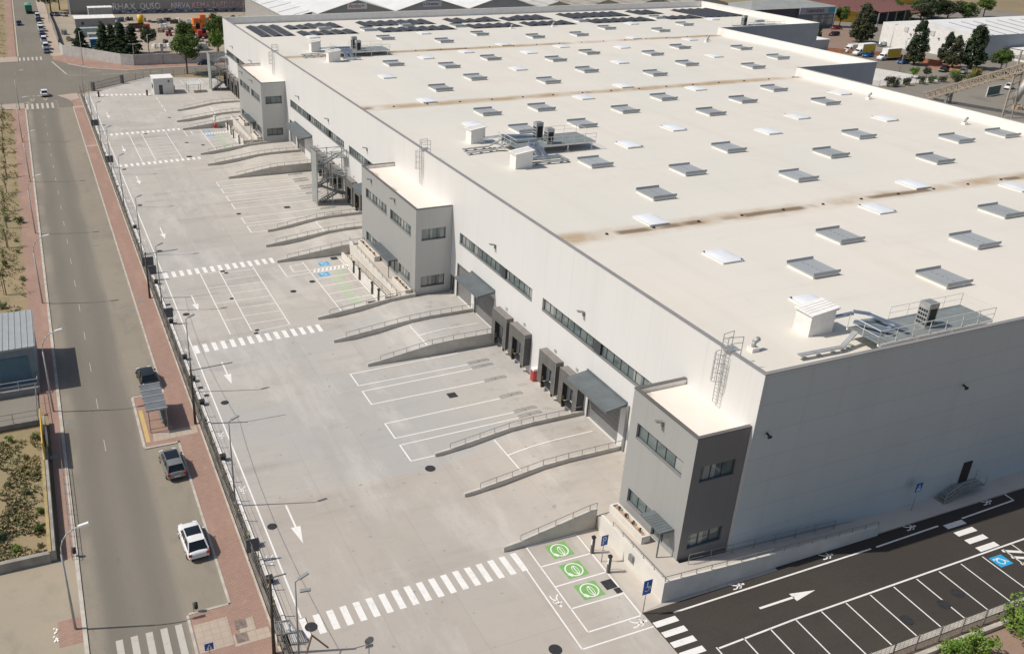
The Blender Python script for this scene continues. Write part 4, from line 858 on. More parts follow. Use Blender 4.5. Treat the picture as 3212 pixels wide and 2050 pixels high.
for x, y, lab in ((5.9,104.6,'grey drain cover in the dusty parking strip above the parked black car'),(7.2,110.6,'pale drain cover on the kerb of the parking strip'),(8.65,113.0,'oval worn cover on the red brick sidewalk'),(6.3,112.2,'faint cover in the parking strip by the asphalt patch'),(5.0,135.8,'upper faint cover in the parking strip'),(5.3,140,'second upper faint cover in the parking strip'),(-1.9,85.6,'round cover at the left edge of the road by the shed shadow'),(-3.6,79.6,'small dark cover on the left brick pavement')):
    z = .028 if (x > 8 or x < -2.5) else -.042; m = MB(); m.box(x-.35,y-.3,z-.02,x+.35,y+.3,z+.006); tag(m.build('drain_cover', STEELD), lab, 'drain cover')
for x, y in ((8.15,51.9),(7.95,50.55)):
    m = MB(); m.box(x-.42,y-.45,.01,x+.42,y+.45,.05); tag(m.build('drain_cover', M('worn_metal_hatch', (.20,.16,.13), .8, 0, .3, 3)), 'square brown hatch in the pavement, %s of two by the street crossing' % ('farther' if y > 51 else 'nearer'), 'drain cover')
# chargers
CH = None
for x, y, lab in ((36.95,49.3,'farther of the two charging posts in front of the low white wall'),(36.9,46.8,'nearer of the two charging posts in front of the low white wall'),(37.65,112.6,'highest charging post at the middle block'),(37.6,110,'second charging post at the middle block'),(37.6,104.9,'third charging post at the middle block'),(37.65,102.5,'lowest charging post at the middle block'),(37.6,197.6,'highest charging post at the farthest block'),(37.5,193.5,'second charging post at the farthest block'),(37.4,190.6,'third charging post at the farthest block'),(37.5,185.6,'lowest charging post at the farthest block')):
    if CH is None:
        t = thing('charging_post', '', 'charging post', (0,0,0), 'electric charging posts')
        MB().box(-.12,-.10,.0,.12,.10,1.6).build('column', M('dark_charger_casing', (.09,.085,.08), .45, 0, .1), t); m = MB(); m.box(-.15,-.13,1.6,.15,.13,1.74); m.build('cap', DARK, t)
        m = MB(); m.box(-.145,-.07,.9,-.12,.07,1.45); m.build('screen', SIGNW, t); m = MB(); m.path([(.1,.18,1.5),(.16,.32,1.0),(.1,.3,.4),(.05,.2,.15)], .03, 5); m.build('cable', DARK, t)
        CH = reg(t); t.location = (x,y,.01); t['label'] = 'dark '+lab
    else: dup(CH, (x,y,.01), 0, 'dark '+lab)
t = thing('hydrant_cabinet', 'red hydrant cabinet with white top between two dock shelters', 'hydrant cabinet', (46.4,76.6,0)); m = MB(); m.box(46.3,76.35,0,46.85,76.95,1.55); m.build('housing', WHITEP, t); m = MB(); m.box(46.25,76.37,.05,46.3,76.93,1.3); m.box(46.3,76.31,.05,46.82,76.35,1.3); m.build('door', M('dull_red', (.40,.05,.045), .5, 0, .1), t)
t = thing('hydrant_post', 'red and white hydrant post beside the farthest charging bays', 'hydrant', (35.5,200.4,0)); MB().tube((35.5,200.4,0),(35.5,200.4,1.1),.28,10).build('base', REDP, t); MB().tube((35.5,200.4,1.1),(35.5,200.4,2.5),.28,10).build('column', WHITEP, t); MB().tube((35.5,200.4,2.5),(35.5,200.4,2.65),.34,10).build('cap', WHITEP, t)
for x, y, lab in ((14.45,240.1,'dark red barrier post left of the far crosswalk'),(25.9,238.4,'dark red barrier post right of the far crosswalk by the gatehouse')):
    t = thing('barrier_post', lab, 'barrier post', (x,y,0)); MB().box(x-.2,y-.2,0,x+.2,y+.2,1.15).build('column', M('dark_red_post', (.14,.03,.025), .5, 0, .1), t); MB().box(x-.24,y-.24,1.15,x+.24,y+.24,1.3).build('cap', DARK, t)
t = thing('gatehouse', 'small grey-white flat-roofed gatehouse at the far end of the yard', 'gatehouse', (27.7,238.6,0)); m = MB(); pl = ('y', 238.6)
hole_wall(m, pl, 27.7, 32.6, 0, 3.85, [(28.95,29.9,.05,2.3,.15)]); hole_wall(m, ('x', 27.7), 238.6, 243.6, 0, 3.85, [(240,242.6,1.1,2.3,.15)]); m.quad((32.6,238.6,0),(32.6,243.6,0),(32.6,243.6,3.85),(32.6,238.6,3.85)); m.quad((27.7,243.6,0),(32.6,243.6,0),(32.6,243.6,3.85),(27.7,243.6,3.85)); m.build('walls', M('pale_grey_render', (.55,.55,.54), .7, 0, .05), t)
MB().box(27.6,238.5,3.85,32.7,243.7,4.0).build('roof', WHITEP, t); m = MB(); pbox(m, pl, 28.97,29.88,.05,2.28,.1,.16); m.build('door', FRAME, t); window(t, ('x',27.7), 240,242.6,1.1,2.3,2,.15); m = MB(); m.box(31.3,238.3,3.0,31.6,238.6,3.3); m.build('wall_lamp', DARK, t)
m = MB(); m.box(32.65,240.2,0,33.1,242.9,1.5); tag(m.build('meter_cabinet', STEELD), 'dark cabinet against the right wall of the gatehouse', 'cabinet')
t = thing('bike_shelter', 'pale translucent shelter on thin posts right of the gatehouse', 'shelter', (37.8,239,0)); m = MB()
for x in (36.2,39.2):
    for y in (238.2,241.2): MB().box(x-.06,y-.06,0,x+.06,y+.06,2.1).build('post', STEELD, t)
MB().add([(36,238,2.05),(39.4,238,2.05),(39.4,241.4,2.3),(36,241.4,2.3)],[(0,1,2,3)]).box(36,237.95,2.0,39.4,238.05,2.1).build('roof', M('milky_acrylic', (.60,.61,.56), .3, 0, .1), t)
# ------------------------------------------------------------------ site fence, gate, poles and lamps
F = thing('site_fence', 'long wire-mesh fence on posts along the street side of the truck yard', 'fence', (10.5,20,0))
MB().box(10.4,20,-.05,10.58,244.2,.42).build('plinth', M('dirty_plinth', (.19,.165,.135), .9, 0, .25, 1.), F)
pt = [10+2.5+i*3.02 for i in range(3,78)]
for y in pt[:100]: MB().tube((10.49,y,.4),(10.49,y,2.15),.05,6).build('post', STEELD, F)
m = MB()
for z in (.55,1.05,1.55,2.05): m.tube((10.49,20,z),(10.49,244.2,z),.013,3,cap=False)
y = 20
while y < 244: m.tube((10.49,y,.45),(10.49,y,2.1),.006,3,cap=False); y += 1.5
m.build('wire_mesh', WIRE, F)
def run_fence(name, pts, h, label, cat, step=3.0, solid=False):
    t = thing(name, label, cat, (*pts[0],0))
    for a, b in zip(pts, pts[1:]):
        A, B = Vector((*a,0)), Vector((*b,0)); n = max(1, round((B-A).length/step))
        for i in range(n+1): p = A.lerp(B, i/n); MB().tube((p.x,p.y,-.1),(p.x,p.y,h),.05,6).build('post', STEELD, t)
    m = MB()
    for a, b in zip(pts, pts[1:]):
        for i in range(8): m.tube((*a,.1+(h-.15)*i/7),(*b,.1+(h-.15)*i/7),.014,3)
        A, B = Vector((*a,0)), Vector((*b,0)); n = int((B-A).length/.45)
        for i in range(n): p = A.lerp(B, i/n); m.tube((p.x,p.y,.1),(p.x,p.y,h-.05),.01,3,cap=False)
    m.build('wire_mesh', WIRE, t); return t
run_fence('corner_fence', [(10.5,244.3),(13.4,247.5)], 2.1, 'short wire fence between the fence corner and the sliding gate', 'fence')
run_fence('rear_fence', [(22.2,255.9),(25.5,258),(30,262.3)], 2.1, 'wire fence from the sliding gate towards the far street tree', 'fence')
run_fence('boundary_fence', [(30,262.3),(45,260.3),(60,259.5)], 1.9, 'low fence along the far street behind the gatehouse', 'fence')
run_fence('lot_fence', [(36.9,31.55),(51,31.55),(65,31.55),(80,31.55)], 1.5, 'wire fence on thin posts along the gravel bed below the asphalt lot', 'fence', 2.5)
t = thing('sliding_gate', 'dark sliding gate between two square posts at the far corner of the yard', 'gate', (13.8,247.9,0)); a, b = Vector((13.8,247.9,0)), Vector((21.7,255.3,0)); d = (b-a).normalized()
for p in (a, b): MB().obox(p.x,p.y,-.1,.7,.7,2.3,math.atan2(d.y,d.x)).build('gate_post', M('gate_post_grey', (.12,.115,.11), .7, 0, .1), t)
m = MB()
for z in (.2,1.0,1.95): m.bar(a+Vector((0,0,z)), b+Vector((0,0,z)), .08, .14)
for i in range(61): p = a.lerp(b, i/60); m.tube(p+Vector((0,0,.2)), p+Vector((0,0,1.95)), .018, 4)
m.build('gate_leaf', STEELD, t)
YL = None
for i, (y, s_) in enumerate(zip((45.3,66.1,87.3,109.2,129.3,152,171.7,192.7,213.8,234.6),('nearest to the camera, with two lamp heads','second','third','fourth, beside the small car park','fifth','sixth','seventh','eighth','ninth','farthest, near the gatehouse'))):
    if YL is None:
        t = thing('yard_lamp', '', 'yard lamp', (0,0,0), 'slim grey lamp posts along the yard fence')
        MB().tube((0,0,0),(0,0,8.7),.085,8,.05).build('pole', STEELD, t); m = MB(); m.tube((0,0,8.65),(.35,.1,8.85),.04,6); m.build('arm', STEELD, t); m = MB(); m.bar((.25,.06,8.82),(.95,.22,9.0),.24,.10); m.build('lamp_head', STEELD, t); m = MB(); m.box(-.14,-.14,-.02,.14,.14,.35); m.build('base', STEELD, t)
        YL = reg(t); t.location = (10.85,y,0); t['label'] = 'slim yard lamp post along the fence, '+s_; MB().bar((.25,-.2,8.0),(.9,-.45,8.15),.24,.1).build('lamp_head', STEELD, t, True)
    else: dup(YL, (10.85,y,0), 0, 'slim yard lamp post along the fence, '+s_)
SL = None
for y, s_ in ((55.8,'nearest, curving over the road in front of the dry lot'),(88.3,'second, in the shadow of the metal shed'),(116.6,'third, just beyond the metal shed'),(143.8,'fourth along the young trees'),(171.9,'fifth along the young trees'),(201,'sixth, before the junction'),(230.9,'last before the junction')):
    if SL is None:
        t = thing('street_lamp', '', 'street lamp', (0,0,0), 'curved street lamps on the left pavement')
        MB().tube((0,0,0),(0,0,7.0),.10,8,.07).build('pole', STEEL, t)
        MB().path([(0,0,7.0),(.06,0,7.6),(.25,0,8.15),(.6,0,8.6),(1.05,0,8.88),(1.45,0,9.0)], .05, 7).build('arm', STEEL, t); m = MB(); m.add([(1.35,-.13,8.95),(2.2,-.16,9.05),(2.2,.16,9.05),(1.35,.13,8.95),(1.4,-.09,9.09),(2.1,-.11,9.2),(2.1,.11,9.2),(1.4,.09,9.09)],[(3,2,1,0),(4,5,6,7),(0,1,5,4),(1,2,6,5),(2,3,7,6),(3,0,4,7)]); m.build('lamp_head', WHITEP, t)
        SL = reg(t); t.location = (-3.2,y,0); t['label'] = 'curved street lamp, '+s_
    else: dup(SL, (-3.2 if y < 200 else -3.9,y,0), 0, 'curved street lamp, '+s_)
for x, y, h, s_, extra in ((9.75,48.2,7.2,'nearest wooden pole at the bottom edge beside the fence',0),(9.95,80.8,6.4,'wooden pole on the red sidewalk behind the bus shelter',1),(9.85,113.6,6.4,'wooden pole with grey transformer boxes at the fence',1)):
    t = thing('utility_pole', s_, 'utility pole', (x,y,0)); MB().tube((x,y,0),(x+.05,y,h),.14,8,.09).build('pole', WOOD, t); m = MB(); m.bar((x-.1,y,h-.25),(x+4.2,y-.02,h-.1) if extra else (x+1.2,y,h-.2),.07,.09); m.build('crossarm', STEELD, t)
m = MB()
P = [(14.0,48.2,6.9)]; P = []
for (ya, yb) in ((15,48.2),(48.2,80.8),(80.8,113.6)):
    for i in range(13):
        f = i/12; P.append((9.35+.0+ (0 if False else 0), ya+(yb-ya)*f, 6.35-.9*4*f*(1-f)))
m.path(P, .018, 4); tag(m.build('overhead_cable', DARK), 'thin black overhead cable sagging between the wooden poles', 'cable')
for y, s_, in ((73.5,'lowest dark box on the white yard kerb'),(84.3,'dark box on the white yard kerb left of the bus shelter'),(89.6,'dark box on the white kerb by the parked black car'),(95.0,'upper dark box on the white kerb by the second crosswalk'),(105,'box on the white kerb beside the small car park'),(60.2,'box on the white kerb near the white car'),(55.5,'nearest box on the white kerb'),(118,'box on the white kerb just below the third crosswalk'),(141,'box on the kerb beside the middle truck bays')):
    m = MB(); m.box(11.05,y-.25,.14,11.5,y+.25,.5); m.box(11.0,y-.3,.5,11.55,y+.3,.56); tag(m.build('ground_light', DARK), 'low '+s_, 'light box', 'dark boxes on the yard kerb')
for y, x, w_, h0, s_ in ((122.2,10.9,1.5,1.1,'grey sign board on the fence, left of two near the third crosswalk'),(119.6,11.0,1.3,.8,'grey sign board on the fence, right of two near the third crosswalk'),(104.9,11.1,1.0,.9,'grey sign board on the fence beside the small car park'),(205.5,10.9,1.6,1.2,'grey sign board on the far end of the fence'),(176.5,11.0,1.4,1,'grey sign board on the fence near the fourth crosswalk'),(58.5,10.7,1.0,.9,'small sign board on the fence beside the white car')):
    t = thing('fence_sign', s_, 'sign board', (x,y,0)); MB().box(x-.03-w_*.5,y-.06,h0,x+w_*.5,y+.0,h0+1.3).build('board', M('sign_back_grey', (.10,.105,.12), .5, .1, .1), t)
    m = MB(); m.tube((x-w_*.4,y+.05,0),(x-w_*.4,y+.05,h0+1.3),.04,6); m.tube((x+w_*.4,y+.05,0),(x+w_*.4,y+.05,h0+1.3),.04,6); m.build('post', STEELD, t)
t = thing('hoarding_frame', 'small framed grating box at the bottom of the nearest crosswalk', 'grating', (10.8,49.3,0)); m = MB()
for a, b in (((10.25,50.1),(11.4,49.9)),((11.4,49.9),(11.6,48.6)),((11.6,48.6),(10.2,48.85)),((10.2,48.85),(10.25,50.1))): m.bar((*a,1.05),(*b,1.05),.1,.12); m.bar((*a,0),(*a,1.05),.08,.08)
m.build('frame', STEELD, t); m = MB()
for i in range(9): m.bar((10.3+i*.13,50.05-i*.02,1.05),(10.27+i*.14,48.85-i*.02,1.05),.05,.03)
m.build('slats', STEEL, t)
def road_sign(name, x, y, h, w_, hh, a, label, mat, kind, post=STEEL):
    t = thing(name, label, 'sign', (x,y,0)); MB().tube((x,y,0),(x,y,h+hh*.6),.04,8).build('post', post, t)
    c, q = math.cos(a), math.sin(a); m = MB(); m.obox(x-q*-.06*0+ (q*.06), y-c*.06, h, w_, .03, hh, a); m.build('panel', mat, t)
    L = lambda u, v, d=.085: (x+u*c+q*d, y+u*q-c*d, h+v)
    m = MB()
    def st(p, r_, w2):
        dx, dz = r_[0]-p[0], r_[1]-p[1]; n = math.hypot(dx,dz) or 1; ox, oz = -dz/n*w2/2, dx/n*w2/2
        m.add([L(p[0]-ox,p[1]-oz),L(r_[0]-ox,r_[1]-oz),L(r_[0]+ox,r_[1]+oz),L(p[0]+ox,p[1]+oz)], [(0,1,2,3)])
    if kind == 'P':
        st((-.14,.15*hh),(-.14,.85*hh),.09); st((-.14,.82*hh),(.1,.82*hh),.09); st((.1,.84*hh),(.1,.5*hh),.09); st((-.14,.5*hh),(.12,.5*hh),.09)
    if kind == 'tri':
        m.add([L(-w_*.36,.12*hh),L(w_*.36,.12*hh),L(0,.88*hh)], [(0,1,2)]); 
    if kind == 'wheel':
        st((-.05,.9*hh),(-.05,.55*hh),.1); st((-.05,.57*hh),(.2,.55*hh),.08); st((.2,.57*hh),(.28,.35*hh),.08)
        for i in range(8):
            a0, a1 = i*.6-2.6, i*.6-2.0; st((-.05+.2*math.cos(a0),.38*hh+.2*math.sin(a0)),(-.05+.2*math.cos(a1),.38*hh+.2*math.sin(a1)),.06)
    m.build('symbol', SIGNW, t)
    if kind == 'tri':
        d = MB(); d.add([L(-.02,.2*hh,.09),L(.05,.2*hh,.09),L(.06,.6*hh,.09),L(-.04,.6*hh,.09)],[(0,1,2,3)]); d.build('pictogram', DARK, t)
    return t
road_sign('parking_sign',37.1,48.1,1.75,.62,1.0,0.0,'blue parking sign with P behind the two charging posts',SIGNB,'P')
road_sign('accessible_parking_sign',36.8,41.9,2.0,.75,1.35,0.0,'tall blue wheelchair parking sign at the corner of the low white wall',SIGNB,'wheel')
road_sign('crossing_sign',66.75,43.8,2.2,.75,.9,.0,'blue pedestrian crossing sign on the sidewalk by the shaded gable',SIGNB,'tri')
road_sign('crossing_sign',5.35,48.7,1.6,.62,.62,.0,'dark blue pedestrian crossing sign at the bottom edge by the street crossing',SIGNB,'tri')
t = thing('traffic_sign', 'grey-backed round traffic sign seen from behind at the bottom edge of the yard', 'sign', (15.7,44.7,0)); MB().tube((15.7,44.7,0),(15.7,44.7,2.75),.04,8).build('post', STEELD, t); m = MB()
P = [(15.7+.34*math.cos(2*math.pi*i/20), 2.45+.34*math.sin(2*math.pi*i/20)) for i in range(20)]
m.add([(p[0],44.66,p[1]) for p in P]+[(p[0],44.62,p[1]) for p in P], [tuple(range(20)),tuple(range(39,19,-1))]+[(i,(i+1)%20,20+(i+1)%20,20+i) for i in range(20)]); m.build('disc', STEELD, t); MB().box(15.42,44.6,1.8,15.98,44.65,2.05).build('plate', STEELD, t)
# bus shelter
t = thing('bus_shelter', 'grey-roofed bus shelter with glazed frame on the red sidewalk beside the parked black car', 'bus shelter', (6.4,83,0)); m = MB(); z = 2.55
for i in range(4):
    y = 80.7+i*1.28; m.box(5.35,y,z,7.35,y+1.24,z+.1)
m.build('roof', M('shelter_roof_grey', (.16,.17,.18), .5, .1, .1), t); m = MB()
for y in (80.55,81.95,83.23,84.5,85.75): MB().box(5.3,y,z-.03,7.4,y+.12,z+.16).build('roof_rib', STEEL, t)
m = MB()
for y in (80.7,82.4,84.1,85.7): m.box(7.2,y-.05,0,7.3,y+.05,z); m.box(7.2,y-.03,z-.12,5.4,y+.03,z)
m.bar((7.25,80.7,.4),(7.25,85.7,.4),.05,.06); m.bar((7.25,80.7,1.9),(7.25,85.7,1.9),.05,.06); m.box(5.5,80.65,0,5.58,80.75,z); m.bar((5.5,80.7,.4),(7.25,80.7,.4),.05,.05); m.bar((5.5,80.7,1.4),(7.25,80.7,1.4),.05,.05); m.build('frame', STEELD, t)
MB().box(7.23,80.75,.45,7.26,85.65,2.3).build('back_pane', GLASS, t); m = MB(); m.box(6.7,81.5,.42,7.15,84.8,.5); m.box(6.9,82,.0,7.0,82.1,.42); m.box(6.9,84.2,.0,7.0,84.3,.42); m.build('bench', STEELD, t)
# ------------------------------------------------------------------ vehicles
def paint(name, c, metal=.3): return M('paint_'+name, c, .28, metal, .04, 1.5)
CARGL = M('car_glass', (.012,.016,.02), .07, 0, .1); LIGHTW = M('headlamp_lens', (.7,.72,.74), .15, 0, .05); LIGHTR = M('tail_lamp_lens', (.42,.015,.012), .2, 0, .05); RIM = M('alloy_rim', (.45,.45,.46), .35, .7, .05)
def loft(mb, st, prof, k=0):
    """st: (y, zb, zt, w) stations, prof: list of (fx, fz) section points from left bottom over the top to right bottom"""
    P = []; n = len(prof)
    for y, zb, zt, w_ in st: P += [(fx*w_, y, zb+(zt-zb)*fz) for fx, fz in prof]
    F = [(i*n+j, i*n+j+1, (i+1)*n+j+1, (i+1)*n+j) for i in range(len(st)-1) for j in range(n-1)]
    F += [(i*n+n-1, i*n, (i+1)*n, (i+1)*n+n-1) for i in range(len(st)-1)]
    mb.add(P, F+[tuple(range(n-1,-1,-1)), tuple(range((len(st)-1)*n, len(st)*n))], k, True)
def car(name, label, x, y, rz, pm, L=4.4, Wd=1.82, Ht=1.55, style='hatch', group=None, z=-.045, roofm=None, sunroof=False):
    """front looks to local +y"""
    t = thing(name, label, 'car', (0,0,0), group); w_ = Wd/2; b = L/2; bel = .62*Ht
    m = MB(); prof = [(-.90,0),(-.985,.12),(-1,.34),(-1,.58),(-.975,.80),(-.90,.94),(-.72,1.0),(-.36,1.03),(0,1.04),(.36,1.03),(.72,1.0),(.90,.94),(.975,.80),(1,.58),(1,.34),(.985,.12),(.90,0)]
    hd = .72 if style != 'van' else .85
    loft(m, [(-b,.44,bel*.78,w_*.62),(-b+.05,.34,bel*.90,w_*.78),(-b+.16,.27,bel*.97,w_*.89),(-b+.42,.22,bel*1.0,w_*.97),(-b*.45,.2,bel*1.01,w_),(0,.2,bel*.99,w_),(b*.42,.2,bel*.97,w_),(b*.62,.21,bel*.93,w_*.99),(b*.80,.23,bel*.86,w_*.96),(b-.22,.26,bel*.78,w_*.88),(b-.08,.31,bel*.69,w_*.76),(b-.01,.38,bel*.58,w_*.58)], prof)
    m.build('body', pm, t)
    rr = {'hatch':(-.88,-.62,.18,.48),'suv':(-.93,-.80,.20,.50),'sedan':(-.66,-.40,.12,.42),'van':(-.97,-.93,.42,.72)}[style]
    y0, y1, y2, y3 = [q*b for q in rr]; wb, wt = w_*.93, w_*.70; zt = Ht-.04
    g = MB(); sec = lambda yy, z_, ww: [(-ww,yy,z_),(ww,yy,z_)]
    A = sec(y0,bel*.99,wb*.94)+sec(y3,bel*.95,wb*.94)+sec(y1,zt,wt)+sec(y2,zt,wt)
    mid = [(-wb,(y0+y1)/2+.15,bel),(wb,(y0+y1)/2+.15,bel),(-wb,y3-.5,bel),(wb,y3-.5,bel)]
    g.add(A, [(0,1,5,4),(3,2,6,7),(2,0,4,6),(1,3,7,5),(4,5,7,6)]); gl = g.build('cabin_glass', CARGL, t)
    r_ = MB(); e = .025
    n = 6; P = []; F = []
    for j in range(n+1):
        for i in range(n+1):
            u, v = i/n*2-1, j/n; ww = wt*(1.0+.02); yy = y1-.06+(y2-y1+.14)*v
            P.append((u*ww, yy, zt+.005+.05*(1-u**4)*(1-(2*v-1)**4)))
    for j in range(n):
        for i in range(n): q = j*(n+1)+i; F.append((q,q+1,q+n+2,q+n+1))
    r_.add(P, F, 0, True)
    for s in (-1,1):
        r_.bar((s*wt,y1,zt),(s*wb*.94,y0,bel),.09,.07); r_.bar((s*wt,y2,zt),(s*wb*.94,y3,bel*.96),.06,.06); r_.bar((s*(wt+.005),y1,zt),(s*(wt+.005),y2,zt),.06,.06)
        ym = y1+(y2-y1)*.45; r_.bar((s*wt,ym,zt),(s*wb*.95,ym,bel),.04,.09)
    r_.build('roof_shell', roofm or pm, t)
    if sunroof:
        m = MB(); P = []; F = []
        for j in range(7):
            for i in range(7):
                u, v = (i/6*2-1)*.93, .40+.60*j/6; P.append((u*wt, y1-.06+(y2-y1+.14)*v, zt+.022+.05*(1-u**4)*(1-(2*v-1)**4)))
        for j in range(6):
            for i in range(6): q = j*7+i; F.append((q,q+1,q+8,q+7))
        m.add(P, F, 0, True); m.build('sunroof', CARGL, t)
    for s in (-1,1):
        for yy in (-b*.60, b*.62):
            wh = MB(); wh.tube((s*(w_-.2),yy,.33),(s*(w_+.015),yy,.33),.33,16); tw = wh.build('wheel', DARK, t); rm = MB(); rm.tube((s*(w_+.012),yy,.33),(s*(w_+.025),yy,.33),.21,12); rm.build('rim', RIM, tw)
        m = MB(); m.obox(s*w_*.66,b-.12,bel*.62,.36,.16,.12,-s*.35); m.build('headlight', LIGHTW, t)
        m = MB(); m.obox(s*w_*.78,-b+.06,bel*.70,.26,.12,.2,s*.25); m.build('tail_light', LIGHTR, t)
        m = MB(); m.obox(s*(w_+.09),y3-.55,bel+.02,.2,.12,.14); m.build('mirror', pm, t)
    m = MB(); m.box(-.27,-b-.012,.55,.27,-b+.03,.67); m.build('number_plate', SIGNW, t)
    m = MB(); m.box(-w_*.72,-b-.02,.30,w_*.72,-b+.08,.44); m.box(-w_*.6,b-.1,.26,w_*.6,b+.015,.42); m.build('bumper_trim', DARK, t)
    t.location = (x,y,z); t.rotation_euler.z = rz; return t
C = {k: paint(k, c, mt) for k, c, mt in (('white',(.74,.74,.73),0),('silver',(.42,.42,.41),.5),('graphite',(.03,.034,.036),.3),('taupe',(.27,.265,.25),.4),('navy',(.012,.018,.06),.2),('red',(.32,.012,.014),.1),('maroon',(.09,.008,.016),.2),('blue',(.01,.13,.36),.2),('greyblue',(.16,.2,.26),.4),('black',(.015,.016,.018),.2))}
car('parked_suv','white crossover parked on the dusty strip nearest to the camera',6.52,62.2,.05,C['white'],4.55,1.85,1.58,'hatch',sunroof=True)
car('parked_suv','grey-beige people carrier with black glass roof, parked between the white car and the bus shelter',6.62,73.9,.05,C['taupe'],4.6,1.84,1.66,'suv',sunroof=True)
car('parked_car','dark graphite hatchback parked right above the bus shelter',6.6,91.4,.05,C['graphite'],4.4,1.82,1.55,'hatch')
car('moving_car','white hatchback stopped at the give-way line of the junction',2.1,245.9,.03,C['white'],4.3,1.8,1.55,'hatch')
car('moving_car','dark navy car driving down the far road',-1.6,371.5,math.pi,C['navy'],4.4,1.8,1.5,'sedan')
for y, c, st, lab in ((387,'white','van','white van at the far end of the parked row, next to the green lorry'),(380,'black','hatch','black car behind the white van in the far parked row'),(374,'graphite','sedan','dark grey car in the far parked row'),(366,'white','suv','white car in the middle of the far parked row, highest of three white ones'),(360.3,'white','hatch','white car in the middle of the far parked row, second of three'),(354.8,'white','van','white car in the middle of the far parked row, lowest of three'),(347.5,'silver','hatch','silver car above the dark blue gap in the far parked row'),(341.5,'navy','hatch','navy car in the far parked row below the silver one'),(329.5,'white','van','white van in the lower part of the far parked row'),(322.5,'navy','hatch','blue car between two white vehicles in the far parked row'),(316,'white','van','tall white van near the end of the far parked row'),(309.5,'greyblue','hatch','grey-blue car closest to the junction in the far parked row')):
    car('parked_car' if st != 'van' else 'parked_van', lab, 5.25, y, rnd.uniform(-.04,.04), C[c], 4.4 if st != 'van' else 5.0, 1.8 if st != 'van' else 1.95, 1.5 if st != 'van' else 2.1, st, 'cars parked along the far road', -.048)
car('parked_car','silver car under the big tree at the far left, right of two',14.6,392,.5,C['silver'],4.3,1.8,1.5,'hatch','cars under the far left tree'); car('parked_car','grey car under the big tree at the far left, left of two',11.4,393.5,.5,C['greyblue'],4.3,1.8,1.5,'hatch','cars under the far left tree')
car('parked_car','dark blue car by the depot wall behind the round street tree',47.2,275.9,math.pi/2,paint('darkblue',(.006,.03,.06),.1),4.3,1.8,1.5,'hatch')
car('parked_car','bright red car under the tall olive tree at the upper right',294.5,281,1.4,C['red'],4.4,1.8,1.5,'hatch'); car('parked_car','maroon estate car on the brown pavement at the upper right',280.5,268.2,1.65,C['maroon'],4.7,1.82,1.5,'suv')
car('parked_car','blue car beside the rearmost yellow box van',255.5,228.2,1.6,C['blue'],4.1,1.75,1.5,'hatch'); car('parked_car','blue-fronted dark car near the pointed cypress',257.0,215.4,1.6,C['blue'],4.3,1.8,1.5,'hatch',roofm=C['black']); car('parked_car','white car parked behind the lattice conveyor at the right edge',253.5,176.2,2.0,C['white'],4.3,1.8,1.5,'hatch'); car('parked_car','grey car beyond the yellowing bush at the right',261.5,197.5,2.0,C['silver'],4.2,1.8,1.5,'hatch'); car('parked_car','black car on the brick pavement behind the shrubs at the right',258.0,201.3,1.9,C['black'],4.2,1.8,1.6,'suv')
def box_van(label, x, y, rz, side, L=6.6, Hb=3.3, boxm=None, cab=None):
    t = thing('box_van', label, 'van', (0,0,0), 'vans parked at the upper right'); cab = cab or C['white']; boxm = boxm or WHITEP
    m = MB(); prof = [(-.95,0),(-1,.3),(-.98,.8),(-.9,1),(.9,1),(.98,.8),(1,.3),(.95,0)]
    loft(m, [(L/2,.4,.95,.85),(L/2-.1,.3,1.15,.98),(L/2-.85,.3,1.35,1.02),(L/2-1.5,.3,2.2,1.0),(L/2-2.2,.3,2.3,1.0)], prof); m.build('cab', cab, t)
    m = MB(); yb = L/2-2.15; m.box(-1.08,-L/2,.75,1.08,yb,Hb); m.build('cargo_box', boxm, t)
    m = MB(); 
    for s in (-1,1): MB().box(s*1.085,-L/2+.3,.95,s*1.095,yb-.3,Hb-.25).build('side_panel', side, t)
    m = MB(); m.add([(-.85,L/2-.9,1.4),(.85,L/2-.9,1.4),(.8,L/2-1.5,2.12),(-.8,L/2-1.5,2.12)],[(0,1,2,3)]); 
    for v in m.v: pass
    m.v = [(p[0],p[1]+.03,p[2]+.02) for p in m.v]; 
    for s in (-1,1): m.add([(s*1.03,L/2-1.05,1.4),(s*1.03,L/2-2.0,1.4),(s*1.02,L/2-2.0,2.05),(s*1.02,L/2-1.5,2.05)],[(0,1,2,3)])
    m.build('windscreen', CARGL, t)
    for s in (-1,1):
        for yy in (-L*.3, L/2-.95): wh = MB(); wh.tube((s*.82,yy,.38),(s*1.04,yy,.38),.38,14); wh.build('wheel', DARK, t)
        m = MB(); m.box(s*.6,L/2-.1,.75,s*.9,L/2+.02,.92); m.build('headlight', LIGHTW, t)
    m = MB(); m.box(-.9,-L/2+.1,.35,.9,L/2-1.2,.75); m.build('chassis', DARK, t)
    t.location = (x,y,-.06); t.rotation_euler.z = rz
YS = M('ochre_yellow_panel', (.62,.47,.03), .5, 0, .06)
box_van('white panel van without coloured box, leftmost van at the upper right',257.2,236.9,1.62,WHITEP,6.6,2.7,C['white']); box_van('white box van with yellow side, between the white van and the pointed cypress',257.2,231.9,1.62,YS,8.2,3.7); box_van('white box van with yellow side, nearest to the pointed cypress',258.0,222.4,1.62,YS,8.6,3.6)
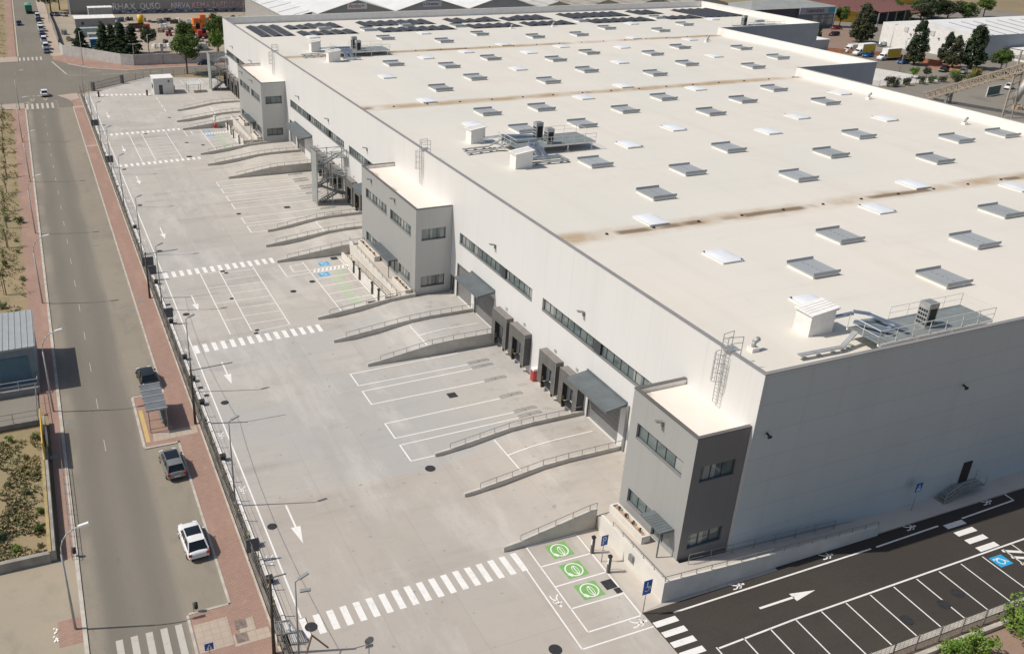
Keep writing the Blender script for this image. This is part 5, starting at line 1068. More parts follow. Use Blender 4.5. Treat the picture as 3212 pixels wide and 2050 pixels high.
t = thing('lorry', 'green-topped lorry at the head of the far parked row', 'lorry', (2.6,404,-.05)); m = MB(); m.box(1.35,401.0,1.0,3.85,407,3.2); m.build('cargo_body', M('lorry_green', (.04,.17,.12), .6, 0, .15), t); m = MB(); m.add([(1.3,400.9,3.2),(3.9,400.9,3.2),(3.9,407.1,3.2),(1.3,407.1,3.2),(2.2,402,3.7),(3.0,402,3.7),(3.0,406,3.7),(2.2,406,3.7)],[(0,1,5,4),(1,2,6,5),(2,3,7,6),(3,0,4,7),(4,5,6,7)]); m.build('tarpaulin', M('green_tarpaulin', (.10,.30,.20), .7, 0, .2), t); m = MB(); m.box(1.5,407.1,.6,3.7,409,2.8); m.build('cab', C['greyblue'], t); m = MB(); m.box(1.5,400.9,.4,3.7,406.8,1.0); m.build('chassis', DARK, t)
for x in (1.5,3.4):
    for y in (402,403.4,408): wh = MB(); wh.tube((x,y,.45),(x+.3,y,.45),.5,12); wh.build('wheel', DARK, t)
# ------------------------------------------------------------------ vegetation
def clump(mb, cx, cy, cz, rx, ry, rz_, n, s, r_, shell=.55):
    for _ in range(n):
        while True:
            x, y, z = r_.uniform(-1,1), r_.uniform(-1,1), r_.uniform(-1,1); d = x*x+y*y+z*z
            if shell*shell*r_.uniform(.3,1) < d < 1: break
        p = Vector((cx+x*rx, cy+y*ry, cz+z*rz_)); nrm = Vector((x+r_.uniform(-.7,.7), y+r_.uniform(-.7,.7), z+r_.uniform(-.3,.9))).normalized()
        a = nrm.orthogonal().normalized(); b = nrm.cross(a); q = r_.uniform(0,6.28); a2 = a*math.cos(q)+b*math.sin(q); b2 = nrm.cross(a2); w_ = s*r_.uniform(.6,1.3)
        mb.add([p-a2*w_, p+b2*w_*.7, p+a2*w_, p-b2*w_*.7], [(0,1,2,3)])
def trunk(mb, h, r_, base=0, limbs=5, rg=None, spread=.4):
    mb.tube((0,0,base-.1),(0,0,base+h*.5),r_,8,r_*.75); mb.tube((0,0,base+h*.5),(.05*h,0,base+h*.85),r_*.75,7,r_*.3)
    for i in range(limbs):
        a = 6.28*i/limbs+rg.uniform(-.3,.3); z = base+h*(.38+.3*i/limbs); mb.tube((0,0,z),(math.cos(a)*h*spread*.6,math.sin(a)*h*spread*.6,z+h*.25),r_*.45,5,r_*.14)
TREES = {}
def tree(kind, label, x, y, h, sc=1., leaf=None, group=None, name=None, seed=0, wide=1., z=-.1):
    key = (kind, leaf.name if leaf else '', seed)
    if key not in TREES:
        rg = random.Random(hash(kind) % 97 if False else sum(map(ord, kind))*7+seed*31); tb, cb = MB(), MB()
        if kind == 'round':
            trunk(tb, .8, .025, 0, 7, rg, .45)
            for i in range(44):
                a, e, rr = rg.uniform(0,6.28), rg.uniform(-.85,1), rg.uniform(.10,.34)
                cx, cy, cz = rr*math.cos(a)*math.cos(e*.8), rr*math.sin(a)*math.cos(e*.8), .62+.30*e*rg.uniform(.5,1); q = rg.uniform(.09,.15)
                clump(cb, cx, cy, cz, q, q, q*.8, 125, .021, rg)
        elif kind == 'cypress':
            trunk(tb, .55, .03, 0, 3, rg, .2)
            for i in range(150):
                f = rg.uniform(0,1)**1.25; zz = .13+.85*f; w0 = .30*min(1, (zz/.32)**.6)*(1-f)**.62+.012; a = rg.uniform(0,6.28); rr = w0*rg.uniform(.35,.95)
                clump(cb, rr*math.cos(a), rr*math.sin(a), zz, .05, .05, .075, 62, .017, rg, .3)
        elif kind == 'conifer':
            trunk(tb, .9, .025, 0, 0, rg)
            for i in range(110):
                f = rg.uniform(0,1)**1.3; zz = .08+.90*f; w0 = .24*(1-f)**.75+.012; a = rg.uniform(0,6.28); rr = w0*rg.uniform(.3,1)
                clump(cb, rr*math.cos(a), rr*math.sin(a), zz-.03*rr/.2, .065, .065, .05, 56, .021, rg, .3)
        elif kind == 'sapling':
            tb.tube((0,0,0),(0,0,.75),.02,5,.008); tb.tube((.06,0,0),(.06,0,.5),.012,4)
            for i in range(9):
                a, rr = rg.uniform(0,6.28), rg.uniform(0,.13); clump(cb, rr*math.cos(a), rr*math.sin(a), rg.uniform(.42,.97), .09, .09, .10, 20, .022, rg, .2)
        else:  # bush
            for i in range(5): a = 6.28*i/5; tb.tube((0,0,0),(.3*math.cos(a),.3*math.sin(a),.6),.03,4,.01)
            for i in range(16):
                a, rr = rg.uniform(0,6.28), rg.uniform(.0,.46); q = rg.uniform(.15,.27); clump(cb, rr*math.cos(a), rr*math.sin(a), rg.uniform(.15,.72), q, q, q, 62, .045, rg, .4)
        t = thing(name or {'bush':'bush','sapling':'young_tree','conifer':'conifer_tree','cypress':'cypress_tree','round':'broadleaf_tree'}[kind], label, 'bush' if kind == 'bush' else 'tree', (0,0,0), group)
        cb.build('crown' if kind != 'bush' else 'foliage', leaf or LEAF, t, True); tb.build('trunk' if kind != 'bush' else 'stems', BARK, t, True); TREES[key] = reg(t)
        t.location = (x,y,z); t.scale = (h*wide,h*wide,h); t.rotation_euler.z = rnd.uniform(0,6.28); return t
    t = dup(TREES[key], (x,y,z), rnd.uniform(0,6.28), label, (h*wide,h*wide,h))
    if name: t.name = name
    if group: t['group'] = group
    elif 'group' in t: del t['group']
    return t
# left strip
struct('vacant_lot_soil', MB().poly([(-60,64.4),(-4.55,64.4),(-4.5,84.3),(-60,84.3)], -.06), DIRT)
for i, (y, s_) in enumerate(((120.5,'beyond the metal shed, nearest'),(129.6,'second from the metal shed'),(138.4,'third from the metal shed'),(147.2,'fourth from the metal shed'),(156.2,'fifth from the metal shed'),(165.9,'sixth from the metal shed'),(175.5,'seventh from the metal shed'),(184,'eighth from the metal shed'),(193,'ninth from the metal shed'),(202.5,'tenth from the metal shed'),(212,'eleventh, near the junction'),(221,'last before the junction'))):
    tree('sapling','young street tree on the dry strip, '+s_,-7.3+rnd.uniform(-.25,.25),y+.9,3.6+rnd.uniform(-.4,.6),1,LEAF,'young trees along the left pavement',None,i%3)
for i, (y, s_) in enumerate(((312,'nearest the far junction'),(324,'second beyond the far junction'),(337,'third beyond the far junction'),(351,'fourth beyond the far junction'),(366,'fifth beyond the far junction'),(382,'sixth beyond the far junction'),(400,'seventh beyond the far junction'),(420,'eighth, at the top left corner'))):
    tree('sapling','small roadside tree on the far left verge, '+s_,-8.2,y,3.4,1,LEAFO,'small trees on the far left verge',None,i%3)
for i, (x, y, h, lf, s_) in enumerate(((-5.5,149.6,2.3,LEAF,'leafy bush on the dry strip beside the fourth young tree'),(-5.4,125.5,1.3,WEED,'low weedy bush on the dry strip by the first young tree'),(-7.9,117,1.6,WEED,'weedy bush at the near end of the dry strip'),(-6.3,114.5,1.3,LEAF,'green bush right behind the metal shed'),(-7.6,131.5,1.8,LEAF,'dense bush under the second young tree'),(-5.8,136.5,1.0,WEED,'small bush between the second and third young trees'),(-7.2,151.5,1.6,WEED,'bush at the foot of the fourth young tree'),(-6.0,141.5,1.1,WEED,'scrubby bush by the third young tree'),
    (-7.5,84.0,1.4,LEAFB,'bright green bush below the grey court wall'),(-5.1,83.6,1.5,WEED,'weeds at the corner behind the yellow hoarding'),(-6.0,80.4,1.1,WEED,'bush in the middle of the vacant lot'),(-6.5,78.6,1.0,DRY,'dry tuft in the vacant lot left of the yellow hoarding'),(-5.2,77,1.2,WEED,'bush beside the lower end of the yellow hoarding'),(-7.5,72.3,1.1,DRY,'dry brown bush at the left edge of the vacant lot'),(-6.2,74.6,1.3,WEED,'round weed clump in the vacant lot'),(-5.05,71.2,1.5,LEAF,'green bush against the low wall of the vacant lot, upper'),(-5.05,68.6,1.6,LEAF,'green bush against the low wall of the vacant lot, lower'),(-7.0,66.6,1.2,LEAFB,'bright weed clump above the bottom wall of the vacant lot'),(-8.2,68.5,1.5,LEAFC,'dark green bush at the left edge above the bottom wall'),(-5.2,66.5,.9,WEED,'small weeds in the corner of the vacant lot'),(-7.6,76.2,1.1,WEED,'weedy mound on the left of the vacant lot'))):
    tree('bush',s_,x,y,h*.60,1,lf,None,None,i%4,1.1)
def tufts(name, regions, mat, n, s, seed):
    rg = random.Random(seed); m = MB()
    for _ in range(n):
        x0, x1, y0, y1 = rg.choice(regions); x, y = rg.uniform(x0,x1), rg.uniform(y0,y1)
        if mnoise.noise(Vector((x*.35,y*.25,seed))) < .02: continue
        for k in range(4):
            a = rg.uniform(0,6.28); w_ = s*rg.uniform(.4,1.2); m.add([(x,y,-.08),(x+w_*math.cos(a),y+w_*math.sin(a),-.02+w_*.8),(x+w_*.6*math.cos(a+.9),y+w_*.6*math.sin(a+.9),w_*.5)],[(0,1,2)])
    tag(m.build(name, mat), kind='stuff', label='dry grass and weeds on the bare earth', cat='grass')
tufts('dry_grass', [(-9.5,-4.7,64.7,84)]*3+[(-10,-5.2,112,232)]*3+[(-13,-6.6,304,470)]*2, DRY, 6500, .26, 3)
tufts('weeds', [(-9.5,-4.7,64.7,84)]*6+[(-10,-5.4,112,232)]*2+[(-13,-6.6,304,470)], WEED, 1300, .22, 5)
tufts('weeds', [(10.4,11.05,20,243)], DRY, 900, .3, 8)
# shed, hoarding, walls on the left
t = thing('metal_shed', 'corrugated pale metal shed with blue-grey front and rail at the left edge', 'shed', (-4.2,94,0)); m = MB(); z = 5.0
m.box(-16,94.2,0,-4.25,103.6,z-.25); m.build('walls', M('shed_blue_grey', (.19,.245,.275), .6, .05, .08), t); m = MB(); m.box(-16.1,94.0,z-.2,-4.05,103.7,z)
for i in range(20):
    x = -16+i*.62; m.box(x,94.0,z,x+.07,103.7,z+.06)
m.build('roof', M('shed_roof_sheet', (.37,.39,.385), .5, .15, .05), t); m = MB(); m.box(-7.9,94.1,.6,-5.0,94.2,3.9); m.build('roller_door', M('shed_door_blue', (.08,.16,.21), .5, 0, .08), t)
m = MB(); m.box(-16,92.7,0,-4.3,94.15,.75); m.build('loading_ledge', M('ledge_concrete', (.25,.25,.245), .85, 0, .1), t); m = MB(); railing(m, [(-12,92.8,.75),(-4.4,92.8,.75),(-4.4,94.1,.75)], 1.0, 1.9, .045); m.build('handrail', STEEL, t)
t = thing('court_wall', 'low grey wall with wire fence below the metal shed court', 'wall', (-4.7,86.5,0)); MB().box(-30,86.2,0,-4.6,86.45,.55).build('wall', M('old_wall_grey', (.19,.185,.18), .9, 0, .15), t); m = MB(); railing(m, [(-30,86.3,.55),(-4.65,86.3,.55),(-4.65,92.6,.3)], 1.1, 2.4, .03); m.build('fence_rails', WIRE, t)
t = thing('lot_wall', 'low stained concrete wall bounding the vacant lot along the pavement and forecourt', 'wall', (-4.3,64.2,0)); m = MB(); m.box(-4.5,64.2,0,-4.05,86.1,1.05); m.box(-40,64.1,0,-4.5,64.5,.9); m.build('wall', M('stained_wall', (.31,.29,.25), .9, 0, .2, .8), t); m = MB(); m.box(-4.62,64.1,1.05,-4.35,77.8,1.12); m.build('coping', M('mossy_coping', (.35,.27,.12), .9, 0, .2, 1), t)
t = thing('yellow_hoarding', 'narrow yellow panel leaning along the vacant lot wall', 'hoarding', (-4.3,80,0)); MB().box(-4.32,77.8,1.05,-4.24,84.3,2.9).build('panel', YELP, t); m = MB(); m.box(-4.02,80.0,1.1,-3.9,82.4,1.9); m.build('plate', WHITEP, t)
t = thing('pavement_rail', 'thin steel barrier along the kerb of the left pavement', 'railing', (-2.9,64,0)); m = MB(); railing(m, [(-2.9,63.8,0),(-2.9,82.5,0)], .95, 1.6, .022); m.build('rails', STEELD, t)
for x, y, s_ in ((-2.7,64.2,'dark litter bin at the corner of the left pavement by the vacant lot wall'),(5.35,54.4,'dark litter bin on the pavement corner above the street crossing')):
    t = thing('litter_bin', s_, 'bin', (x,y,0)); MB().tube((x,y,.35),(x,y,.85),.15,10).build('body', DARK, t); MB().tube((x-.2,y,0),(x-.2,y,1.0),.03,6).build('post', STEELD, t)
t = thing('rubble_scrap', 'small crumpled white scrap on the sandy concrete forecourt', 'scrap', (-4.6,56,0)); m = MB(); rg = random.Random(4)
for _ in range(14): x, y = -4.65+rg.uniform(-.15,.15), 55.6+rg.uniform(-.8,.8); m.add([(x,y,.02),(x+.16,y+.05,.09),(x+.05,y+.2,.06)],[(0,1,2)])
m.build('sheet', WHITEP, t)
# ------------------------------------------------------------------ depot beyond the junction
def poly_wall(name, pts, h, mat, label, th=.25, cat='wall'):
    m = MB()
    for a, b in zip(pts, pts[1:]):
        d = (Vector(b)-Vector(a)).normalized(); n = Vector((-d.y,d.x))*th/2; m.prism([(a[0]-n.x,a[1]-n.y),(b[0]-n.x,b[1]-n.y),(b[0]+n.x,b[1]+n.y),(a[0]+n.x,a[1]+n.y)], -.1, h)
    return tag(m.build(name, mat), label, cat)
poly_wall('depot_wall',[(9.1,308),(9.8,302.8),(16.2,295),(24.5,282.6),(27.8,280.4),(36,279.9),(60,277)],3.0,M('grey_block_wall', (.47,.455,.43), .85, 0, .10, .6),'long grey block wall around the depot beyond the junction')
poly_wall('depot_side_wall',[(9.4,322),(9.6,356),(9.2,400)],1.9,M('brown_grey_wall', (.24,.225,.20), .85, 0, .15, .5),'brown-grey wall between the far road and the depot')
def shed_box(name, label, x0, y0, x1, y1, h, wall, roof, cat='shed', dz=.15, bits=None):
    t = thing(name, label, cat, ((x0+x1)/2,y0,0)); MB().box(x0,y0,-.1,x1,y1,h).build('walls', wall, t); m = MB(); m.box(x0-.15,y0-.15,h,x1+.15,y1+.15,h+dz)
    for i in range(1,4): x = x0+(x1-x0)*i/4; m.box(x-.05,y0-.15,h+dz,x+.05,y1+.15,h+dz+.08)
    m.build('roof', roof, t)
    if bits:
        m = MB()
        for a, b, c, d in bits: m.box(a,y0-.04,c,b,y0+.02,d)
        m.build('openings', FRAME, t)
    return t
shed_box('white_shed','tall white-roofed shed in front of the graffiti wall',23.1,378,31.7,383,4.2,CONT,WHITEP)
shed_box('depot_office','long low grey depot building with pale roof edge',17.0,360,30.8,369,2.8,M('depot_grey', (.30,.285,.275), .8, 0, .1, .5),WHITEP,'building',.15,[(19,20,.8,1.8),(25,26,.8,1.8)])
shed_box('container','pale teal container in front of the long depot building',15.7,338,22.9,341,2.5,TEAL,TEAL,'container'); shed_box('container','cream container beside the yellow machine',25.9,338,33.2,342,2.6,M('cream_container',(.46,.42,.36),.6,0,.1),CONT,'container'); shed_box('container','grey container between the teal one and the blue one',18.8,324,22.4,328,2.6,CONT,CONT,'container'); shed_box('container','long pale container with white roof behind the conifers',25.6,322,33.3,326,2.6,CONT,WHITEP,'container')
shed_box('container','bright blue container between the dark conifers',18.6,314.6,22.6,317.5,2.5,BLUEC,M('pale_blue_top',(.40,.50,.56),.6,0,.1),'container')
t = thing('mixer_silo', 'yellow drum machine standing in the depot yard', 'machine', (38.5,349,0)); MB().tube((38.4,349,2.2),(38.4,349,5.0),1.05,12).build('drum', YELP, t); MB().tube((38.4,349,.6),(38.4,349,2.2),.3,10,.95).build('hopper', YELP, t); m = MB()
for a in range(4): m.tube((38.4+math.cos(a*1.57)*.9,349+math.sin(a*1.57)*.9,0),(38.4+math.cos(a*1.57)*.8,349+math.sin(a*1.57)*.8,2.4),.08,5)
m.build('legs', STEELD, t)
t = thing('dumper_truck', 'dark brown skip truck beside the yellow drum', 'truck', (36,346,0)); m = MB(); m.add([(34.4,345,.9),(38.6,345,.9),(38.6,347.5,.9),(34.4,347.5,.9),(34.0,344.7,2.4),(39.2,344.7,2.4),(39.2,347.8,2.4),(34.0,347.8,2.4)],[(0,1,5,4),(1,2,6,5),(2,3,7,6),(3,0,4,7),(0,3,2,1)]); m.build('skip', M('rusty_brown',(.10,.06,.05),.8,0,.2), t); m = MB(); m.box(39.4,345.2,.7,41,347.4,2.2); m.build('cab', REDP, t)
for x in (35.5,37.8,40.3): wh = MB(); wh.tube((x,344.9,.5),(x,345.3,.5),.5,10); wh.build('wheel', DARK, t)
def loader(label, x, y, s, mat, boom):
    t = thing('construction_machine', label, 'machine', (x,y,0)); m = MB(); m.box(x-1.6*s,y-1.1*s,.5*s,x+1.2*s,y+1.1*s,1.5*s); m.box(x-1.5*s,y-.9*s,1.5*s,x-.2*s,y+.9*s,2.3*s); m.build('body', mat, t); m = MB(); m.box(x-.1*s,y-.8*s,1.5*s,x+1.0*s,y+.8*s,2.9*s); m.build('cab', mat if boom else CARGL, t)
    m = MB(); m.bar((x+.8*s,y,1.3*s),(x+2.6*s,y,2.9*s if boom else 1.6*s),.35*s,.4*s); m.bar((x+2.6*s,y,2.9*s if boom else 1.6*s),(x+3.4*s,y,.8*s),.35*s,.4*s); m.obox(x+3.5*s,y,.2*s,.9*s,1.8*s,.8*s); m.build('boom', mat, t)
    for dx in (-1.1,.8):
        for dy in (-1.0,1.0): wh = MB(); wh.tube((x+dx*s,y+dy*s-.18*s,.6*s),(x+dx*s,y+dy*s+.18*s,.6*s),.6*s,12); wh.build('wheel', DARK, t)
loader('largest orange excavator highest in the depot yard',58.5,344,1.75,ORANGE,True); loader('orange loader in the middle of the depot yard',55,333,1.3,ORANGE,False); loader('red machine with yellow stripe nearest the building corner',55.6,324,1.15,REDP,False); loader('small pink-red machine left of the street tree crown',45.6,332.5,.7,M('faded_red',(.48,.10,.09),.6,0,.1),False)
rg = random.Random(21); DB = [CONT, WHITEP, M('dark_pallets',(.10,.085,.075),.9,0,.3), STEELD, M('rubble_tan',(.36,.29,.23),.9,0,.2), M('dull_blue_tarp',(.08,.12,.17),.7,0,.2)]
spots = [(44.5,366,'dark'),(47.5,364,'grey'),(50,368,'dark'),(52,362,'dark'),(54.5,366,'white'),(58.2,363,'white'),(61,360,'white'),(64,366,'grey'),(34,372,'blue'),(37,374,'dark'),(41,370,'tan'),(46.6,350,'white'),(44.2,342,'tan'),(47.5,347,'grey'),(43,318,'dark'),(38.5,309,'white'),(41.5,308,'white'),(44,312,'dark'),(52.9,318,'tan'),(51.5,305,'white'),(54,308,'tan'),(57,313,'grey'),(35.2,356,'tan'),(13.5,330,'tan'),(12.5,345,'grey')]
HL = ['dark pallets below the letters, just right of the yellow drum','grey pallets in the depot yard right of the yellow drum','dark pallets against the wall below the letters NIRVA','dark crates standing in front of the wall pallets','dark pallets with pale edge left of the orange machines','pale bags directly behind the red loader tracks','white bags left of the tallest orange excavator','white bags behind the tallest orange excavator','grey blocks at the far right end of the depot wall','bluish sheets below the letters RHAX','dark pallets below the letters QUSO','tan rubble between the drum and the graffiti wall','white bags in the open middle of the depot yard','tan rubble in the open sand of the depot','grey blocks in front of the pink-red machine','dark crates right of the loose olive tree','white bags just inside the depot wall, left','white bags just inside the depot wall, right','dark crates left of the street tree crown','tan rubble right of the street tree crown','white bags beside the rear street tree','tan boxes behind the depot wall near the blue car','grey blocks close to the tall bright tree','tan rubble between cream container and skip truck','tan sand mound beside the far road wall','grey blocks beside the far road wall']
cm = {'dark':2,'grey':3,'white':1,'blue':5,'tan':4}
for i, (x, y, c) in enumerate(spots):
    m = MB()
    for k in range(6): m.obox(x+rg.uniform(-1.1,1.1), y+rg.uniform(-1,1), -.08, rg.uniform(.6,1.5), rg.uniform(.6,1.4), rg.uniform(.4,1.7), rg.uniform(0,3))
    tag(m.build('material_stack', DB[cm[c]]), 'heap of '+HL[i], 'material heap', 'heaps of material in the depot yard')
# graffiti warehouse
ga = math.atan2(-.1, 1); t = thing('graffiti_warehouse', 'long grey warehouse with big graffiti lettering at the top left', 'warehouse', (17.4,395.6,0)); m = MB(); GW = panel_mat('grey_graffiti_wall', (.30,.29,.265), 2, 3.1, .12, .1); GW2 = M('lower_grey_wall', (.24,.255,.27), .8, 0, .12, .4)
gx = lambda u, d=0: (17.4+u*math.cos(ga)+d*math.sin(ga), 395.6+u*math.sin(ga)-d*math.cos(ga))
m.prism([gx(0),gx(75),gx(75,-40),gx(0,-40)], -.1, 15); m.build('wall', GW, t); m = MB(); m.prism([gx(.2,.04),gx(74,.04),gx(74,-.02),gx(.2,-.02)], -.1, 1.25); m.build('plinth', GW2, t)
m = MB(); m.prism([gx(-.5,.25),gx(.2,.25),gx(.2,-.3),gx(-.5,-.3)], -.1, 15); m.build('corner_post', WHITEP, t)
def text_mesh(name, txt, size, mat, parent, origin, ang, ext=.02, off=0., sx=1., tilt=math.pi/2):
    cu = bpy.data.curves.new(name, 'FONT'); cu.body = txt; cu.size = size; cu.extrude = ext; cu.offset = off; cu.resolution_u = 2
    ob = bpy.data.objects.new(name+'_curve', cu); COL.objects.link(ob); dg = bpy.context.evaluated_depsgraph_get(); me = bpy.data.meshes.new_from_object(ob.evaluated_get(dg)); bpy.data.objects.remove(ob); bpy.data.curves.remove(cu)
    me.materials.clear(); me.materials.append(mat); o = bpy.data.objects.new(name, me); COL.objects.link(o); o.parent = parent; o.rotation_euler = (tilt,0,ang); o.scale = (sx,1,1)
    o.location = Vector(origin)-(parent.location if parent else Vector((0,0,0))); return o
GP = M('grey_spray_paint', (.72,.71,.68), .8, 0, .25, .8); GPK = M('pinkish_spray_paint', (.62,.45,.43), .8, 0, .2, .8); GPL = M('lilac_spray_paint', (.70,.64,.67), .8, 0, .2, .8); GPD = M('dark_outline_paint', (.075,.07,.075), .8, 0, .2, 1)
for txt, u, wd, mt in (('RHAX',15.8,9.2,GP),('QUSO',26.2,8.2,GP),('NIRVA',38.3,7.6,GPL),('KEMA',46.4,7.6,GPK),('ZAJED',54.3,6.6,GPK),('LOYLE',61.2,6.4,GPK)):
    o = text_mesh('graffiti_letters', txt, 3.4, GPD, t, (*gx(u,.06),1.5), ga, .02, .16); W0 = o.dimensions.x or 1; k = wd/max(v.co.x for v in o.data.vertices); o.scale = (k,1,1)
    o = text_mesh('graffiti_letters', txt, 3.4, mt, t, (*gx(u,.10),1.5), ga, .02, .08); o.scale = (k,1,1)
m = MB(); rg = random.Random(5)
for i in range(70):
    u, z = rg.uniform(16,72), rg.uniform(.0,1.1); p = gx(u,.08); q = gx(u+rg.uniform(.4,1.6),.08); m.add([(p[0],p[1],z),(q[0],q[1],z+rg.uniform(-.2,.2)),(q[0],q[1],z+rg.uniform(.2,.5)),(p[0],p[1],z+rg.uniform(.2,.6))],[(0,1,2,3)], rg.choice((0,0,1,2)))
m.build('tag_paint', [M('spray_blue',(.05,.10,.17),.8,0,.3), GPL, GPD], t)
for x, y, h, wd, s_, sd in ((15.4,312.8,6.6,1.7,'dark conifer left of the blue container',0),(21.9,306.2,8.4,1.15,'first slim conifer right of the blue container',1),(24.3,304.6,8.6,.95,'second slim conifer right of the blue container',2),(26.8,302.9,9.2,1.1,'tallest conifer in the middle of the depot row',0),(29.7,301.2,8.2,1.15,'conifer right of the tallest one in the depot row',1)):
    tree('conifer',s_,x,y,h,1,LEAFC,'conifers behind the depot wall',None,sd,wd*(1.0 if wd > 1.6 else 1.3))
tree('round','loose brownish-green tree behind the twin-headed lamp',34.7,301.5,8.6,1,LEAFO,None,None,3,.8); tree('round','big leafy street tree with dark trunk at the far street',40.1,263.6,11.6,1,LEAF,None,None,0,1.0); tree('round','leafy tree behind the big street tree in the depot',46.1,303,9.2,1,LEAF,None,None,1,.9)
tree('round','tall bright tree against the far corner of the warehouse, rear',55.5,297,12.5,1,LEAF,None,None,2,.75); tree('round','lower tree against the far corner of the warehouse, front',53.4,288,8.6,1,LEAFB,None,None,3,.75); tree('round','pale tree further right behind the warehouse corner',63.5,306,10,1,LEAFO,None,None,1,.9); tree('round','large dark tree at the top left beside the far road',10.6,402,11,1,LEAF,None,None,2,1.1); tree('round','second dark tree at the top left beside the graffiti warehouse',14.2,410,12,1,LEAFD,None,None,3,.9)
LP = None
for x, y, h, s_ in ((27.9,280.0,6.0,'twin-headed lamp in front of the depot wall'),(32.0,278.8,8.6,'tall lamp in front of the depot wall'),(35.9,279.7,6.2,'post with pale plate in front of the depot wall'),(14.2,287.4,9,'lamp on the red pavement near the depot corner'),(8.7,373.7,9.5,'lamp beside the far road'),(83,392,9,'left curved lamp behind the warehouse corner'),(82,379,9,'middle curved lamp behind the warehouse corner'),(84,374,8,'right curved lamp behind the warehouse corner')):
    t = thing('lamp_post', s_, 'lamp post', (x,y,0)); MB().tube((x,y,0),(x,y,h),.09,7,.06).build('pole', STEEL, t); m = MB()
    if 'plate' in s_: m.box(x-.4,y-.06,h-2.6,x+.4,y-.02,h-.4)
    else:
        for s in ((-1,1) if 'twin' in s_ else (1,)): m.bar((x,y,h-.05),(x+s*1.2,y,h+.12),.22,.12)
    m.build('lamp_head' if 'plate' not in s_ else 'plate', STEEL, t)
# ------------------------------------------------------------------ hall with gables behind the warehouse
t = thing('gabled_hall', 'white hall with three shallow gables directly behind the warehouse', 'hall', (99,292,0)); ye, ya, Y0, Y1 = 10.9, 14.7, 291, 360
ap = [99.7, 125.9, 152.2]; va = [86.3, 112.7, 139.1, 165.4]
m = MB(); pts = [(va[0],ye)]
for i in range(3): pts += [(ap[i],ya),(va[i+1],ye)]
n = len(pts); P = [(x,Y0,z) for x, z in pts]+[(va[3],Y0,-.1),(va[0],Y0,-.1)]
m.add(P, [tuple(range(n+2))]); m.add([(va[0],Y0,-.1),(va[0],Y1,-.1),(va[0],Y1,ye),(va[0],Y0,ye)],[(0,1,2,3)]); m.build('gable_wall', M('blue_grey_gable', (.34,.355,.365), .7, 0, .05, .3), t)
for k in range(3):
    m = MB(); e = .5; a, c, b = va[k], ap[k], va[k+1]
    for (xa, za), (xb, zb) in (((a,ye),(c,ya)),((c,ya),(b,ye))):
        m.add([(xa,Y0-e,za+.05),(xb,Y0-e,zb+.05),(xb,Y1,zb+.05),(xa,Y1,za+.05),(xa,Y0-e,za+.25),(xb,Y0-e,zb+.25),(xb,Y1,zb+.25),(xa,Y1,za+.25)],[(4,5,6,7),(0,1,5,4),(3,0,4,7)])
    m.build('roof', M('hall_white_roof', (.66,.655,.64), .6, .0, .05, .3), t)
m = MB(); m.add([(va[0]-8,Y0+6,9.2),(va[0],Y0+6,10.95),(va[0],Y1,10.95),(va[0]-8,Y1,9.2),(va[0]-8,Y0+6,9.0),(va[0]-8,Y1,9.0)],[(0,1,2,3),(4,0,3,5)])
for i in range(6): m.bar((va[0]-8.05,Y0+9+i*11,9.3),(va[0],Y0+9+i*11,11.05),.5,.08)
m.build('lean_to_roof', M('hall_white_roof', (.66,.655,.64)), t); MB().box(va[0]-7.8,Y0+6.2,-.1,va[0]-.02,Y1,8.9).build('lean_to_wall', CONT, t)
m = MB(); m.box(96.3,Y0-.12,12.1,103.0,Y0-.02,13.9); m.build('sign_board', SIGNW, t); m = MB(); m.box(122.6,Y0-.12,12.1,129.2,Y0-.02,13.9); m.build('sign_board', M('pale_sign',(.62,.63,.66),.5,0,.03), t)
text_mesh('sign_letters', 'Ambu+', 1.75, M('sign_red', (.45,.10,.08), .6, 0, .05), t, (96.8,Y0-.16,12.5), 0); text_mesh('sign_letters', 'Dinamac', 1.3, M('sign_navy', (.03,.03,.07), .6, 0, .05), t, (123.6,Y0-.16,12.55), 0)
m = MB(); m.add([(122.9,Y0-.15,12.6),(123.4,Y0-.15,12.9),(122.9,Y0-.15,13.2)],[(0,1,2)]); m.build('sign_logo', M('sign_navy', (.03,.03,.07)), t)
t = thing('grey_hall', 'brownish flat-pitched sheds behind the right half of the warehouse', 'hall', (210,300,0)); SR = M('old_fibre_roof', (.30,.275,.235), .85, 0, .12, .25); TAN = M('tan_gable', (.44,.40,.34), .8, 0, .08, .4)
for k, (x0, x1) in enumerate(((166,185),(185.3,206),(206.3,228),(228.3,250))):
    xm = (x0+x1)/2; za, zb = 9.5, 12.2; m = MB(); e0, e1 = 293, 372
    m.add([(x0,e0,za),(xm,e0,zb),(xm,e1,zb),(x0,e1,za)],[(0,1,2,3)]); m.add([(xm,e0,zb),(x1,e0,za),(x1,e1,za),(xm,e1,zb)],[(0,1,2,3)])
    for i in range(5): x = x0+(x1-x0)*(.12+.19*i); zz = za+(zb-za)*(1-abs(x-xm)/(xm-x0)); m.bar((x,e0,zz+.06),(x,e1,zz+.06),.5,.1)
    m.build('roof', SR if k else M('pale_fibre_roof',(.42,.41,.38),.8,0,.1,.3), t); m = MB(); m.add([(x0,e0+.2,-.1),(x1,e0+.2,-.1),(x1,e0+.2,za),(xm,e0+.2,zb),(x0,e0+.2,za)],[(0,1,2,3,4)]); m.build('gable_wall', TAN, t)
